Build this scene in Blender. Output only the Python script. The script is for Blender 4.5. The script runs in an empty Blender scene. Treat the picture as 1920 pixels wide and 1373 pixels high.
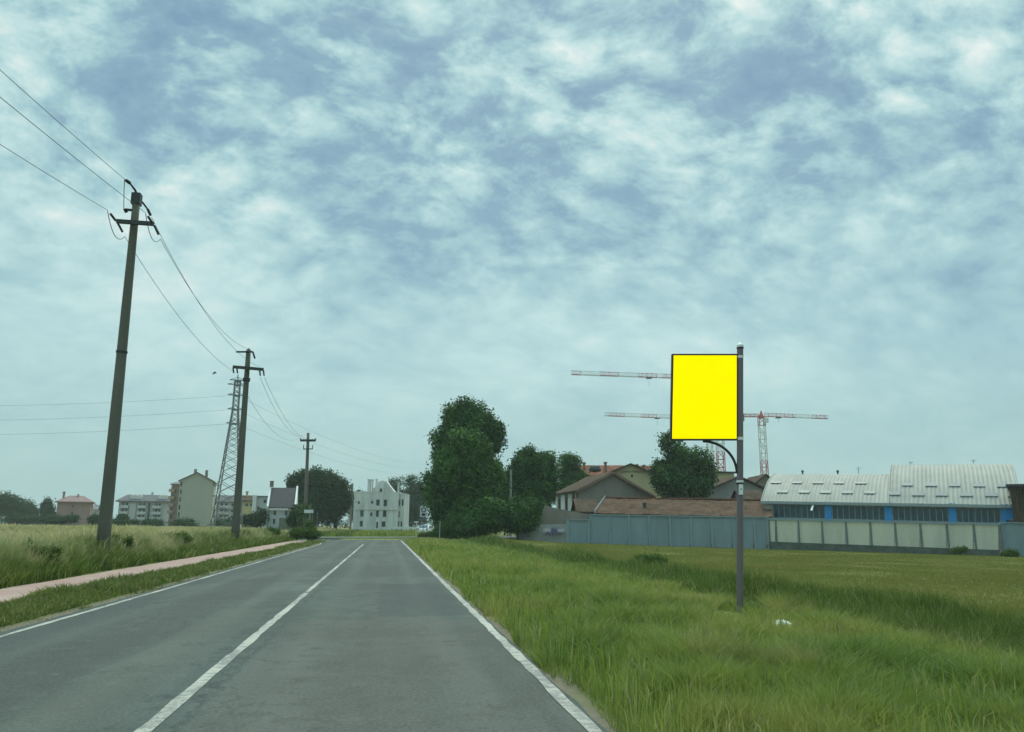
import bpy, bmesh, math, random
import numpy as np
from mathutils import Vector, Matrix
random.seed(7); rng = np.random.default_rng(7)
R_ = math.radians
scene = bpy.context.scene
C = scene.collection

# ---------------------------------------------------------------- camera
CAM = Vector((0, 0, 1.355)); FPX = 1480.0
PITCH = R_(11.48); YAW = R_(8.84); ROLL = R_(0.40)
Rh = Vector((math.cos(YAW), -math.sin(YAW), 0)); Fh = Vector((math.sin(YAW), math.cos(YAW), 0))
Fw = Fh*math.cos(PITCH) + Vector((0, 0, 1))*math.sin(PITCH)
Up = Vector((0, 0, 1))*math.cos(PITCH) - Fh*math.sin(PITCH)
Rc = Rh*math.cos(ROLL) + Up*math.sin(ROLL); Uc = Up*math.cos(ROLL) - Rh*math.sin(ROLL)
cam = bpy.data.objects.new('camera', bpy.data.cameras.new('camera')); C.objects.link(cam)
cm = Matrix((Rc, Uc, -Fw)).transposed().to_4x4(); cm.translation = CAM
cam.matrix_world = cm
cam.data.sensor_width = 36; cam.data.lens = 36*FPX/1920; cam.data.clip_start = 0.1; cam.data.clip_end = 6000
scene.camera = cam

def ray(px, py): return Rc*((px-960)/FPX) - Uc*((py-686.5)/FPX) + Fw
def atd(px, py, d):
    r = ray(px, py); return CAM + r*(d/r.dot(Fh))
def atX(px, py, X):
    r = ray(px, py); return CAM + r*(X/r.x)
def atz(px, py, z):
    r = ray(px, py); return CAM + r*((z-CAM.z)/r.z)
def rd(r, d, z=0): return Rh*r + Fh*d + Vector((0, 0, z))

# ---------------------------------------------------------------- world, sun, exposure
SUN_EL, SUN_AZ = R_(58), R_(20)
SKYLOC = (14.3, 6.1, 0.4)
w = bpy.data.worlds.new('World'); scene.world = w; w.use_nodes = True
nt = w.node_tree; N = nt.nodes; L = nt.links; N.clear()
def nd(tree, t, **kw):
    n = tree.nodes.new(t)
    for k, v in kw.items():
        if k.startswith('i_'): n.inputs[k[2:]].default_value = v
        else: setattr(n, k, v)
    return n
def mth(tree, op, a, b=None, c=None, clamp=False):
    n = tree.nodes.new('ShaderNodeMath'); n.operation = op; n.use_clamp = clamp
    for i, v in enumerate((a, b, c)):
        if v is None: continue
        if isinstance(v, (int, float)): n.inputs[i].default_value = v
        else: tree.links.new(v, n.inputs[i])
    return n.outputs[0]
def mixc(tree, f, a, b, bt='MIX'):
    n = tree.nodes.new('ShaderNodeMix'); n.data_type = 'RGBA'; n.blend_type = bt
    for i, v in ((0, f), (6, a), (7, b)):
        if isinstance(v, (int, float)): n.inputs[i].default_value = v
        elif isinstance(v, (tuple, list)): n.inputs[i].default_value = (*v[:3], 1)
        else: tree.links.new(v, n.inputs[i])
    return n.outputs[2]
def smooth(tree, v, a, b, lo=0., hi=1.):
    n = tree.nodes.new('ShaderNodeMapRange'); n.interpolation_type = 'SMOOTHSTEP'
    tree.links.new(v, n.inputs[0])
    for i, x in enumerate((a, b, lo, hi)): n.inputs[i+1].default_value = x
    return n.outputs[0]
def noise(tree, vec, scale, detail=4, rough=.55, dist=0., out=0):
    n = tree.nodes.new('ShaderNodeTexNoise')
    if vec is not None: tree.links.new(vec, n.inputs['Vector'])
    n.inputs['Scale'].default_value = scale; n.inputs['Detail'].default_value = detail
    n.inputs['Roughness'].default_value = rough; n.inputs['Distortion'].default_value = dist
    return n.outputs[out]
def ramp(tree, v, stops):
    n = tree.nodes.new('ShaderNodeValToRGB'); tree.links.new(v, n.inputs[0])
    e = n.color_ramp.elements
    while len(e) < len(stops): e.new(0.5)
    for x, (p, c) in zip(e, stops): x.position = p; x.color = (*c, 1)
    return n.outputs[0]

tc = nd(nt, 'ShaderNodeTexCoord')
sep = nd(nt, 'ShaderNodeSeparateXYZ'); L.new(tc.outputs['Generated'], sep.inputs[0])
zc = mth(nt, 'MAXIMUM', sep.outputs[2], 0.0)
zz = mth(nt, 'ADD', zc, 0.46)
cx = mth(nt, 'DIVIDE', sep.outputs[0], zz); cy = mth(nt, 'DIVIDE', sep.outputs[1], zz)
comb = nd(nt, 'ShaderNodeCombineXYZ'); L.new(cx, comb.inputs[0]); L.new(cy, comb.inputs[1])
mp = nd(nt, 'ShaderNodeMapping'); L.new(comb.outputs[0], mp.inputs[0])
mp.inputs['Rotation'].default_value = (0, 0, R_(-32)); mp.inputs['Scale'].default_value = (1.0, 1.25, 1); mp.inputs['Location'].default_value = SKYLOC
warp = noise(nt, mp.outputs[0], 2.6, 2, .5, 0, 1)
vw = nd(nt, 'ShaderNodeVectorMath', operation='MULTIPLY_ADD'); L.new(warp, vw.inputs[0]); vw.inputs[1].default_value = (.13, .13, 0); L.new(mp.outputs[0], vw.inputs[2])
PUFF = .20
nA = noise(nt, vw.outputs[0], 14.0, 6, .58, 0)        # altocumulus cells
nB = noise(nt, vw.outputs[0], 3.0, 3, .5, 0)         # broad cover
nC = noise(nt, vw.outputs[0], 30.0, 6, .68, 0)        # ragged edges
pw = nd(nt, 'ShaderNodeVectorMath', operation='MULTIPLY_ADD'); L.new(noise(nt, vw.outputs[0], 14.0, 4, .6, 0, 1), pw.inputs[0]); pw.inputs[1].default_value = (.075, .075, 0); L.new(vw.outputs[0], pw.inputs[2])
vp_ = nd(nt, 'ShaderNodeTexVoronoi', feature='F1'); L.new(pw.outputs[0], vp_.inputs['Vector']); vp_.inputs['Scale'].default_value = 13.0; vp_.inputs['Randomness'].default_value = 1.0
puff = mth(nt, 'SUBTRACT', .62, vp_.outputs['Distance'])       # rounded cloudlets
cells = mth(nt, 'ADD', mth(nt, 'MULTIPLY_ADD', puff, PUFF, mth(nt, 'MULTIPLY', nA, .52)), mth(nt, 'ADD', mth(nt, 'MULTIPLY', nB, .30), mth(nt, 'MULTIPLY', nC, .24)))
hf = smooth(nt, zc, .16, .52)
nD = noise(nt, vw.outputs[0], 1.7, 4, .55, .2)      # long pale banks lower down
low = mth(nt, 'MULTIPLY', mth(nt, 'SUBTRACT', nD, .5), smooth(nt, zc, .04, .30, .6, .95))
dev = mth(nt, 'MULTIPLY', mth(nt, 'SUBTRACT', cells, .59), mth(nt, 'MULTIPLY_ADD', hf, 2.35, .50))
thin = 0.0          # places where the cloud sheet is thinner and lets more light through
for (tx, ty, r0_, r1_, am) in ((60, 420, .93, .995, .09), (330, 230, .955, .995, -.06), (1650, 260, .95, .995, -.05)):
    rv = ray(tx, ty).normalized(); dp_ = nd(nt, 'ShaderNodeVectorMath', operation='DOT_PRODUCT'); L.new(tc.outputs['Generated'], dp_.inputs[0]); dp_.inputs[1].default_value = tuple(rv)
    gq = smooth(nt, dp_.outputs['Value'], r0_, r1_, 0, am); thin = gq if thin == 0.0 else mth(nt, 'ADD', thin, gq)
val = mth(nt, 'ADD', mth(nt, 'ADD', dev, .575), mth(nt, 'ADD', low, thin), clamp=True)
cl = ramp(nt, val, [(0.0, (.185, .325, .45)), (.28, (.235, .40, .50)), (.50, (.35, .57, .60)), (.68, (.49, .70, .70)), (.86, (.65, .79, .77)), (1.0, (.77, .86, .82))])
hz = mixc(nt, smooth(nt, zc, 0.0, .24, .85, 0.), cl, (.31, .50, .50))
zen = mth(nt, 'ADD', mth(nt, 'MULTIPLY', smooth(nt, zc, .62, .92), 2.7), 1.0)
cl10 = nd(nt, 'ShaderNodeVectorMath', operation='SCALE'); L.new(hz, cl10.inputs[0]); L.new(mth(nt, 'MULTIPLY', zen, 10.0), cl10.inputs['Scale'])
sky = nd(nt, 'ShaderNodeTexSky', sky_type='NISHITA', sun_disc=False, sun_elevation=SUN_EL, sun_rotation=SUN_AZ, dust_density=2.0)
bgc = mixc(nt, 0.93, sky.outputs[0], cl10.outputs[0])
bg = nd(nt, 'ShaderNodeBackground'); L.new(bgc, bg.inputs[0]); bg.inputs[1].default_value = 0.1
wo = nd(nt, 'ShaderNodeOutputWorld'); L.new(bg.outputs[0], wo.inputs[0])

sl = bpy.data.lights.new('sun', 'SUN'); sl.energy = 2.8; sl.angle = R_(22); sl.color = (1, .93, .80)
so = bpy.data.objects.new('sun', sl); C.objects.link(so)
sd = Vector((math.sin(SUN_AZ)*math.cos(SUN_EL), math.cos(SUN_AZ)*math.cos(SUN_EL), math.sin(SUN_EL)))
so.rotation_euler = sd.to_track_quat('Z', 'Y').to_euler()
scene.view_settings.view_transform = 'Standard'; scene.view_settings.look = 'None'
scene.view_settings.exposure = 0.10; scene.view_settings.gamma = 1.0
scene.cycles.max_bounces = 6; scene.cycles.volume_bounces = 1; scene.cycles.diffuse_bounces = 3

# ---------------------------------------------------------------- helpers
def tag(o, label=None, cat=None, group=None, kind=None):
    if label: o['label'] = label
    if cat: o['category'] = cat
    if group: o['group'] = group
    if kind: o['kind'] = kind
    return o
def empty(name, loc, rz=0, label=None, cat=None, group=None):
    o = bpy.data.objects.new(name, None); C.objects.link(o); o.empty_display_size = .3
    o.location = loc; o.rotation_euler = (0, 0, rz); return tag(o, label, cat, group)
def copy_tree(o, parent=None):
    c = o.copy(); C.objects.link(c); c.parent = parent
    for ch in list(o.children): copy_tree(ch, c)
    return c

class MB:
    def __init__(s): s.v = []; s.f = []; s.m = []
    def add(s, vs, fs, mi=0):
        b = len(s.v); s.v += [tuple(v) for v in vs]; s.f += [tuple(i+b for i in f) for f in fs]; s.m += [mi]*len(fs); return s
    def box(s, x0, x1, y0, y1, z0, z1, mi=0):
        return s.add([(x0,y0,z0),(x1,y0,z0),(x1,y1,z0),(x0,y1,z0),(x0,y0,z1),(x1,y0,z1),(x1,y1,z1),(x0,y1,z1)],
              [(0,3,2,1),(4,5,6,7),(0,1,5,4),(1,2,6,5),(2,3,7,6),(3,0,4,7)], mi)
    def bar(s, p, q, w, h=None, mi=0):
        h = h or w; p = Vector(p); q = Vector(q); a = (q-p).normalized()
        u = a.cross(Vector((0,0,1)));  u = u.normalized() if u.length > 1e-3 else Vector((1,0,0))
        t = u.cross(a).normalized(); u = u*(w/2); t = t*(h/2)
        vs = [p-u-t, p+u-t, p+u+t, p-u+t, q-u-t, q+u-t, q+u+t, q-u+t]
        return s.add(vs, [(0,3,2,1),(4,5,6,7),(0,1,5,4),(1,2,6,5),(2,3,7,6),(3,0,4,7)], mi)
    def tube(s, pts, rad, n=8, mi=0, caps=True):
        pts = [Vector(p) for p in pts]; rad = rad if isinstance(rad, (list, tuple)) else [rad]*len(pts); vs = []
        for i, p in enumerate(pts):
            a = (pts[min(i+1, len(pts)-1)]-pts[max(i-1, 0)]).normalized()
            ref = Vector((0,0,1)) if abs(a.z) < .95 else Vector((1,0,0))
            u = a.cross(ref).normalized(); t = a.cross(u)
            for k in range(n):
                g = 2*math.pi*k/n; vs.append(p+(u*math.cos(g)+t*math.sin(g))*rad[i])
        fs = [(i*n+k, i*n+(k+1)%n, (i+1)*n+(k+1)%n, (i+1)*n+k) for i in range(len(pts)-1) for k in range(n)]
        if caps: fs += [tuple(range(n-1, -1, -1)), tuple(range((len(pts)-1)*n, len(pts)*n))]
        return s.add(vs, fs, mi)
    def lathe(s, prof, n=16, c=(0,0,0), mi=0):
        vs = [(c[0]+r*math.cos(2*math.pi*k/n), c[1]+r*math.sin(2*math.pi*k/n), c[2]+z) for r, z in prof for k in range(n)]
        fs = [(i*n+k, i*n+(k+1)%n, (i+1)*n+(k+1)%n, (i+1)*n+k) for i in range(len(prof)-1) for k in range(n)]
        fs += [tuple(range(n-1,-1,-1)), tuple(range((len(prof)-1)*n, len(prof)*n))]
        return s.add(vs, fs, mi)
    def prism(s, poly, p0, p1, mi=0):
        """poly: list of 3D points, extruded by vector p1-p0 (p0 ignored)"""
        e = Vector(p1)-Vector(p0); n = len(poly); a = [Vector(p) for p in poly]
        return s.add(a+[p+e for p in a], [tuple(range(n-1,-1,-1)), tuple(range(n, 2*n))]+[(i,(i+1)%n,(i+1)%n+n,i+n) for i in range(n)], mi)
    def build(s, name, mats, parent=None, sm=False):
        me = bpy.data.meshes.new(name); me.from_pydata(s.v, [], s.f)
        mats = mats if isinstance(mats, (list, tuple)) else [mats]
        for m in mats: me.materials.append(m)
        if len(mats) > 1: me.polygons.foreach_set('material_index', s.m)
        if sm: me.polygons.foreach_set('use_smooth', [True]*len(s.f))
        bm = bmesh.new(); bm.from_mesh(me); bmesh.ops.recalc_face_normals(bm, faces=bm.faces); bm.to_mesh(me); bm.free()
        o = bpy.data.objects.new(name, me); C.objects.link(o)
        if parent: o.parent = parent
        return o

# ---------------------------------------------------------------- materials
def newmat(name):
    m = bpy.data.materials.new(name); m.use_nodes = True
    return m, m.node_tree, m.node_tree.nodes['Principled BSDF']
def pos(tree): return nd(tree, 'ShaderNodeNewGeometry').outputs['Position']
def bump(tree, p, h, strength, dist=.02):
    b = nd(tree, 'ShaderNodeBump'); tree.links.new(h, b.inputs['Height']); b.inputs['Strength'].default_value = strength; b.inputs['Distance'].default_value = dist
    tree.links.new(b.outputs[0], p.inputs['Normal'])
def mat(name, col, rough=.8, var=.25, scale=1.2, metal=0, streak=False, spec=.3):
    m, t, p = newmat(name); g = pos(t)
    if streak:
        mpn = nd(t, 'ShaderNodeMapping'); t.links.new(g, mpn.inputs[0]); mpn.inputs['Scale'].default_value = (1, 1, .18); g2 = mpn.outputs[0]
    else: g2 = g
    n1 = noise(t, g2, scale, 6, .6); n2 = noise(t, g, scale*9, 3, .6)
    f = mth(t, 'ADD', mth(t, 'MULTIPLY', n1, .7), mth(t, 'MULTIPLY', n2, .3))
    c = ramp(t, f, [(.30, tuple(x*(1-var) for x in col)), (.5, col), (.70, tuple(min(1, x*(1+var*.8)) for x in col))])
    t.links.new(c, p.inputs['Base Color']); p.inputs['Roughness'].default_value = rough; p.inputs['Metallic'].default_value = metal
    p.inputs['Specular IOR Level'].default_value = spec
    return m
M = {}
M['concrete'] = mat('concrete', (.105, .105, .082), .9, .3, 1.5, streak=True)
M['pole_far'] = mat('pole_concrete_brown', (.15, .125, .105), .9, .25, 1.5, streak=True)
M['steel'] = mat('dark_steel', (.05, .055, .055), .6, .3, 3, .3)
M['insul'] = mat('insulator_glass', (.03, .04, .04), .25, .1, 3, spec=.5)
M['wire'] = mat('wire', (.05, .06, .06), .5, .05, 1)
M['galv'] = mat('galvanised_steel', (.16, .18, .18), .6, .2, 1, .3)
M['signpost'] = mat('sign_post_paint', (.16, .128, .138), .45, .08, 2, spec=.4)
M['signframe'] = mat('sign_frame_paint', (.035, .03, .028), .5, .08, 2)
M['white'] = mat('white_paint', (.78, .78, .76), .5, .06, 2)
M['white_sign'] = mat('white_sign_plate', (.6, .62, .6), .5, .06, 2)
M['black'] = mat('black_paint', (.02, .02, .02), .6, .1, 2)
M['glass'] = mat('window_glass', (.03, .045, .05), .12, .3, .8, spec=.6)
M['glass_teal'] = mat('factory_glass', (.006, .055, .085), .2, .55, .9, spec=.6)
M['frame'] = mat('window_frame', (.25, .30, .30), .6, .1, 2)
M['wall_pink'] = mat('pink_plaster', (.27, .185, .16), .9, .12, .5, streak=True)
M['wall_white'] = mat('white_plaster', (.44, .46, .46), .9, .14, .4, streak=True)
M['wall_beige'] = mat('beige_plaster', (.33, .33, .275), .9, .08, .25, streak=True)
M['wall_rose'] = mat('rose_plaster', (.34, .25, .20), .9, .12, .4, streak=True)
M['wall_yellow'] = mat('yellow_plaster', (.42, .36, .20), .9, .15, .4, streak=True)
M['wall_ruin'] = mat('weathered_white_plaster', (.52, .52, .51), .95, .42, .7, streak=True)
M['wall_grey'] = mat('grey_plaster', (.215, .19, .155), .95, .35, .45, streak=True)
M['wall_pale'] = mat('pale_grey_plaster', (.33, .33, .31), .95, .2, .5, streak=True)
M['wall_brick'] = mat('brick_brown_wall', (.20, .125, .09), .95, .3, .8)
M['wall_stone'] = mat('ivy_stained_stone', (.13, .15, .11), .95, .4, 1.)
M['trim'] = mat('white_trim', (.6, .6, .58), .7, .1, 1)
M['roof_dark'] = mat('dark_slate_roof', (.055, .052, .055), .9, .25, 1.2)
M['roof_grey'] = mat('grey_roof', (.13, .125, .125), .9, .25, 1.)
M['roof_pink'] = mat('faded_pink_roof', (.20, .135, .125), .9, .2, 1.)
M['shutter'] = mat('shutter_brown', (.07, .055, .045), .8, .2, 2)
M['bark'] = mat('bark', (.07, .055, .04), .95, .4, 4)
M['red_paint'] = mat('crane_red', (.42, .06, .06), .6, .2, 1)
M['crane_white'] = mat('crane_white', (.6, .58, .56), .6, .1, 1)
M['crane_dark'] = mat('crane_dark', (.10, .09, .09), .6, .1, 1)
M['blue'] = mat('blue_cladding', (.008, .24, .60), .5, .15, .6, spec=.4)
M['cream'] = mat('cream_painted_panel', (.54, .51, .41), .85, .22, .7, streak=True)
M['wall_blue_grey'] = mat('blue_grey_painted_concrete', (.195, .25, .275), .85, .26, .8, streak=True)
M['post_blue'] = mat('blue_grey_post', (.215, .275, .30), .85, .12, .6)
M['post_dark'] = mat('dark_grey_post', (.15, .17, .16), .85, .12, .6)
M['plinth'] = mat('mossy_concrete_plinth', (.10, .115, .095), .95, .5, 1.4)
M['tyre'] = mat('tyre', (.02, .02, .02), .8, .1, 3)
M['car_white'] = mat('white_car_paint', (.75, .76, .74), .25, .03, 2, spec=.6)
M['bag'] = mat('white_plastic_bag', (.80, .82, .80), .4, .05, 5, spec=.5)
M['graffiti_a'] = mat('graffiti_white', (.55, .56, .60), .7, .1, 2)
M['graffiti_b'] = mat('graffiti_violet', (.16, .14, .26), .7, .1, 2)
M['bird'] = mat('dark_feathers', (.03, .03, .035), .8, .2, 9)
M['tail'] = mat('rear_lamp_red', (.4, .02, .02), .3, .05, 9)

def tile_mat(name, c1, c2, scale):
    m, t, p = newmat(name); g = nd(t, 'ShaderNodeTexCoord').outputs['Object']
    wv = nd(t, 'ShaderNodeTexWave'); t.links.new(g, wv.inputs[0]); wv.bands_direction = 'X'; wv.inputs['Scale'].default_value = scale; wv.inputs['Distortion'].default_value = .6
    n1 = noise(t, g, .9, 6, .7); n2 = noise(t, g, 5, 4, .7)
    f = mth(t, 'ADD', mth(t, 'MULTIPLY', n1, .6), mth(t, 'MULTIPLY', n2, .4))
    c = ramp(t, f, [(.38, c2), (.5, c1), (.60, tuple(x*1.6 for x in c1))])
    c = mixc(t, mth(t, 'MULTIPLY', wv.outputs[1], .35), c, tuple(x*.5 for x in c2))
    t.links.new(c, p.inputs['Base Color']); p.inputs['Roughness'].default_value = .95; p.inputs['Specular IOR Level'].default_value = .08; bump(t, p, wv.outputs[1], .5, .05); return m
M['roof_red'] = tile_mat('old_red_roof_tiles', (.092, .056, .036), (.036, .031, .022), 1.6)
M['roof_orange'] = tile_mat('orange_roof_tiles', (.17, .075, .045), (.10, .05, .035), 1.6)
M['roof_brown'] = tile_mat('brown_roof_tiles', (.075, .055, .038), (.042, .034, .022), 1.6)

# corrugated sheet
m, t, p = newmat('corrugated_roof'); g = nd(t, 'ShaderNodeTexCoord').outputs['Object']
mpn = nd(t, 'ShaderNodeMapping'); t.links.new(g, mpn.inputs[0]); mpn.inputs['Scale'].default_value = (1, .12, .12)
n1 = noise(t, mpn.outputs[0], 1.6, 6, .65); n2 = noise(t, g, .5, 4, .6)
f = mth(t, 'ADD', mth(t, 'MULTIPLY', n1, .55), mth(t, 'MULTIPLY', n2, .45))
t.links.new(ramp(t, f, [(.3, (.165, .18, .155)), (.5, (.225, .24, .205)), (.7, (.285, .295, .25))]), p.inputs['Base Color'])
p.inputs['Roughness'].default_value = .7; M['corr'] = m

# leaves
def leafmat(name, c1, c2, scale=.35, trans=.12):
    m, t, p = newmat(name); g = pos(t)
    n1 = noise(t, g, scale, 4, .6)
    at = nd(t, 'ShaderNodeAttribute', attribute_name='rnd').outputs['Fac']
    f = mth(t, 'ADD', mth(t, 'MULTIPLY', n1, .45), mth(t, 'MULTIPLY', at, .55))
    c = ramp(t, f, [(.3, c1), (.68, c2)])
    t.links.new(c, p.inputs['Base Color']); p.inputs['Roughness'].default_value = .8; p.inputs['Specular IOR Level'].default_value = .08
    tr = nd(t, 'ShaderNodeBsdfTranslucent'); t.links.new(c, tr.inputs[0])
    mx = nd(t, 'ShaderNodeMixShader'); mx.inputs[0].default_value = trans
    t.links.new(p.outputs[0], mx.inputs[1]); t.links.new(tr.outputs[0], mx.inputs[2])
    t.links.new(mx.outputs[0], t.nodes['Material Output'].inputs[0]); return m
M['leaf'] = leafmat('leaf_dark', (.012, .042, .011), (.085, .17, .038), .5)
M['leaf_warm'] = leafmat('leaf_warm_green', (.016, .054, .012), (.10, .19, .042), .5)
M['leaf_mid'] = leafmat('leaf_mid', (.04, .085, .02), (.09, .15, .035))
M['leaf_far'] = leafmat('leaf_far', (.022, .050, .020), (.045, .085, .028))
M['weed'] = leafmat('weed_leaf', (.035, .08, .015), (.085, .14, .028), 1., .25)

# ---------------------------------------------------------------- terrain
def sst(a, b, x): t = np.clip((x-a)/(b-a), 0, 1); return t*t*(3-2*t)
def terr(X, Y):
    X = np.asarray(X, float); Y = np.asarray(Y, float)
    zr = np.interp(X, [1.5, 1.9, 5, 7.6, 8.9, 10.2, 12, 19, 35, 55, 90, 200, 4000], [0, -.05, -.15, -.36, -.85, -.42, -.32, -.27, -.62, -.95, -1.25, -1.2, 0])
    zl = np.interp(X, [-4000, -120, -40, -12, -9, -7.9, -5, -4.7], [.6, .55, .40, .34, .24, .05, .03, 0])
    z = np.where(X > 0, zr, zl)
    k = sst(66, 78, Y)*(1-sst(13, 19, X))*(1-sst(-22, -14, -X)*0)      # junction flat
    kl = np.where(X < 0, sst(66, 76, Y)*(1-sst(120, 150, Y)), sst(66, 78, Y)*(1-sst(13, 19, X)))
    z = z*(1-kl)
    und = .05*np.sin(X*.9+Y*.31)+.04*np.sin(Y*.77-X*.4)+.03*np.sin(X*2.3+1.1*Y)
    off = np.clip((np.abs(X+1.6)-6.6)/3, 0, 1)*(1-kl)*np.where(X > 0, 1-.85*sst(11, 13, X), 1)
    z = z+und*off
    road = (X > -4.9) & (X < 1.75) & (Y < 80)
    z = np.where(road, np.minimum(z, 0)-.03, z)
    path = (X > -8.0) & (X < -6.0) & (Y < 74)
    z = np.where(path, -.01, z)
    far = sst(76, 82, Y)*(1-sst(118, 125, Y))*(X < 30)*(X > -70)
    return z-.03*far
def gridcoords(a, b, fine0, fine1, step, growth=1.18):
    xs = list(np.arange(fine0, fine1+1e-6, step)); s = step
    while xs[-1] < b: s *= growth; xs.append(xs[-1]+s)
    s = step
    while xs[0] > a: s *= growth; xs.insert(0, xs[0]-s)
    return np.array(xs)
gx = gridcoords(-880, 880, -12, 16, .35); gy = gridcoords(-150, 950, -4, 100, .8)
GX, GY = np.meshgrid(gx, gy); GZ = terr(GX, GY)
nx, ny = len(gx), len(gy)
vs = np.stack([GX.ravel(), GY.ravel(), GZ.ravel()], 1)
idx = np.arange(nx*ny).reshape(ny, nx)
fs = np.stack([idx[:-1,:-1].ravel(), idx[:-1,1:].ravel(), idx[1:,1:].ravel(), idx[1:,:-1].ravel()], 1)
def npmesh(name, verts, loops, sizes, mats, attr=None, smooth=False):
    me = bpy.data.meshes.new(name); me.vertices.add(len(verts)); me.vertices.foreach_set('co', np.ascontiguousarray(verts, np.float32).ravel())
    me.loops.add(len(loops)); me.loops.foreach_set('vertex_index', np.ascontiguousarray(loops, np.int32))
    me.polygons.add(len(sizes)); st = np.concatenate([[0], np.cumsum(sizes)[:-1]]).astype(np.int32)
    me.polygons.foreach_set('loop_start', st)
    try: me.polygons.foreach_set('loop_total', np.asarray(sizes, np.int32))
    except Exception: pass
    if smooth: me.polygons.foreach_set('use_smooth', np.ones(len(sizes), bool))
    if attr is not None:
        for an, av in attr.items():
            a = me.attributes.new(an, 'FLOAT', 'POINT'); a.data.foreach_set('value', np.ascontiguousarray(av, np.float32))
    for mm in mats: me.materials.append(mm)
    me.update(calc_edges=True)
    o = bpy.data.objects.new(name, me); C.objects.link(o); return o

# zone colours shared by soil and blades
def zonecol(t, g, bright=1.0):
    s = nd(t, 'ShaderNodeSeparateXYZ'); t.links.new(g, s.inputs[0])
    n1 = noise(t, g, .22, 4, .6); n2 = noise(t, g, 1.1, 4, .6)
    xw = mth(t, 'ADD', s.outputs[0], mth(t, 'MULTIPLY', mth(t, 'SUBTRACT', n2, .5), 1.6))
    gm = ramp(t, n1, [(.35, (.12, .205, .032)), (.5, (.215, .285, .050)), (.66, (.33, .33, .085))])
    fld = ramp(t, n1, [(.35, (.150, .178, .034)), (.65, (.185, .188, .045))])
    straw = ramp(t, n1, [(.36, (.28, .32, .10)), (.5, (.46, .41, .19)), (.64, (.60, .49, .28))])
    dk = ramp(t, n2, [(.3, (.058, .115, .016)), (.7, (.115, .18, .026))])
    n3 = noise(t, g, 2.6, 4, .65)
    c = mixc(t, smooth(t, xw, 7.2, 8.2), gm, dk)
    c = mixc(t, smooth(t, xw, 9.8, 11.2), c, fld)
    c = mixc(t, smooth(t, xw, -5.5, -8.5, 0, 1) , c, dk)
    c = mixc(t, smooth(t, xw, -8.6, -10.2, 0, 1), c, straw)
    strip = mixc(t, n1, (.085, .145, .028), (.16, .185, .042))
    inl = mth(t, 'MULTIPLY', smooth(t, s.outputs[0], -6.3, -6.0), smooth(t, s.outputs[0], -3.9, -4.3))
    c = mixc(t, inl, c, strip)
    c = mixc(t, mth(t, 'MULTIPLY', smooth(t, n3, .50, .36, 0, .45), smooth(t, s.outputs[0], 11, 10, .2, 1)), c, (.045, .085, .014))
    c = mixc(t, mth(t, 'MULTIPLY', smooth(t, n3, .54, .68, 0, .45), smooth(t, s.outputs[0], 11, 10, .1, 1)), c, (.30, .30, .085))
    n4 = noise(t, g, .42, 3, .6)
    c = mixc(t, mth(t, 'MULTIPLY', smooth(t, n4, .60, .70, 0, .55), mth(t, 'MULTIPLY', smooth(t, s.outputs[0], 0, 1), smooth(t, s.outputs[0], 9, 8))), c, (.30, .26, .12))
    return c, s, n2
m, t, p = newmat('ground_soil_and_grass'); g = pos(t)
c, s, n2 = zonecol(t, g)
fine = noise(t, g, 14, 5, .7)
c = mixc(t, mth(t, 'MULTIPLY_ADD', fine, .25, .38), c, (.028, .038, .010))  # ground colour darkened to stand in for shade between the blades
dirt = mixc(t, fine, (.085, .08, .055), (.20, .18, .135))
dn = mth(t, 'MULTIPLY_ADD', n2, .9, mth(t, 'MULTIPLY', noise(t, g, 6, 3, .6), .25))
df = mth(t, 'MULTIPLY', smooth(t, mth(t, 'SUBTRACT', s.outputs[0], dn), 1.42, 1.05), smooth(t, s.outputs[1], 82, 74))
dfl = mth(t, 'MULTIPLY', df, smooth(t, s.outputs[0], -5.0, -4.8))
c = mixc(t, dfl, c, dirt)
t.links.new(c, p.inputs['Base Color']); p.inputs['Roughness'].default_value = .95; p.inputs['Specular IOR Level'].default_value = .1
bump(t, p, fine, .6, .04)
gr = npmesh('ground', vs, fs.ravel(), np.full(len(fs), 4), [m], smooth=True); tag(gr, kind='structure')

HAZE = .00030
# ---------------------------------------------------------------- projection helpers
def proj(P):
    q = Vector(P)-CAM; zf = q.dot(Fw); return (960+FPX*q.dot(Rc)/zf, 686.5-FPX*q.dot(Uc)/zf)
def bis(fn, a, b, it=40):
    fa = fn(a)
    for _ in range(it):
        m_ = (a+b)/2; fm = fn(m_)
        if (fm > 0) == (fa > 0): a, fa = m_, fm
        else: b = m_
    return (a+b)/2
def ground_hit(px, py):
    r = ray(px, py); f_ = lambda t_: (CAM+r*t_).z-float(terr((CAM+r*t_).x, (CAM+r*t_).y))
    return CAM+r*bis(f_, .5, 300)

# ---------------------------------------------------------------- roads
XL, XC, XR = -4.56, -1.54, 1.45
m, t, p = newmat('asphalt'); g = pos(t)
s = nd(t, 'ShaderNodeSeparateXYZ'); t.links.new(g, s.inputs[0])
mpn = nd(t, 'ShaderNodeMapping'); t.links.new(g, mpn.inputs[0]); mpn.inputs['Scale'].default_value = (1, .07, 1)
st_ = noise(t, mpn.outputs[0], 1.3, 5, .6); bigp = noise(t, g, .22, 4, .65, .6); ag = noise(t, g, 55, 3, .75); med = noise(t, g, 3.2, 5, .7)
base = ramp(t, st_, [(.3, (.044, .058, .051)), (.52, (.066, .084, .074)), (.68, (.100, .116, .100))])
base = mixc(t, smooth(t, bigp, .44, .56), mixc(t, .75, base, (.042, .052, .046)), base)
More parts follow.
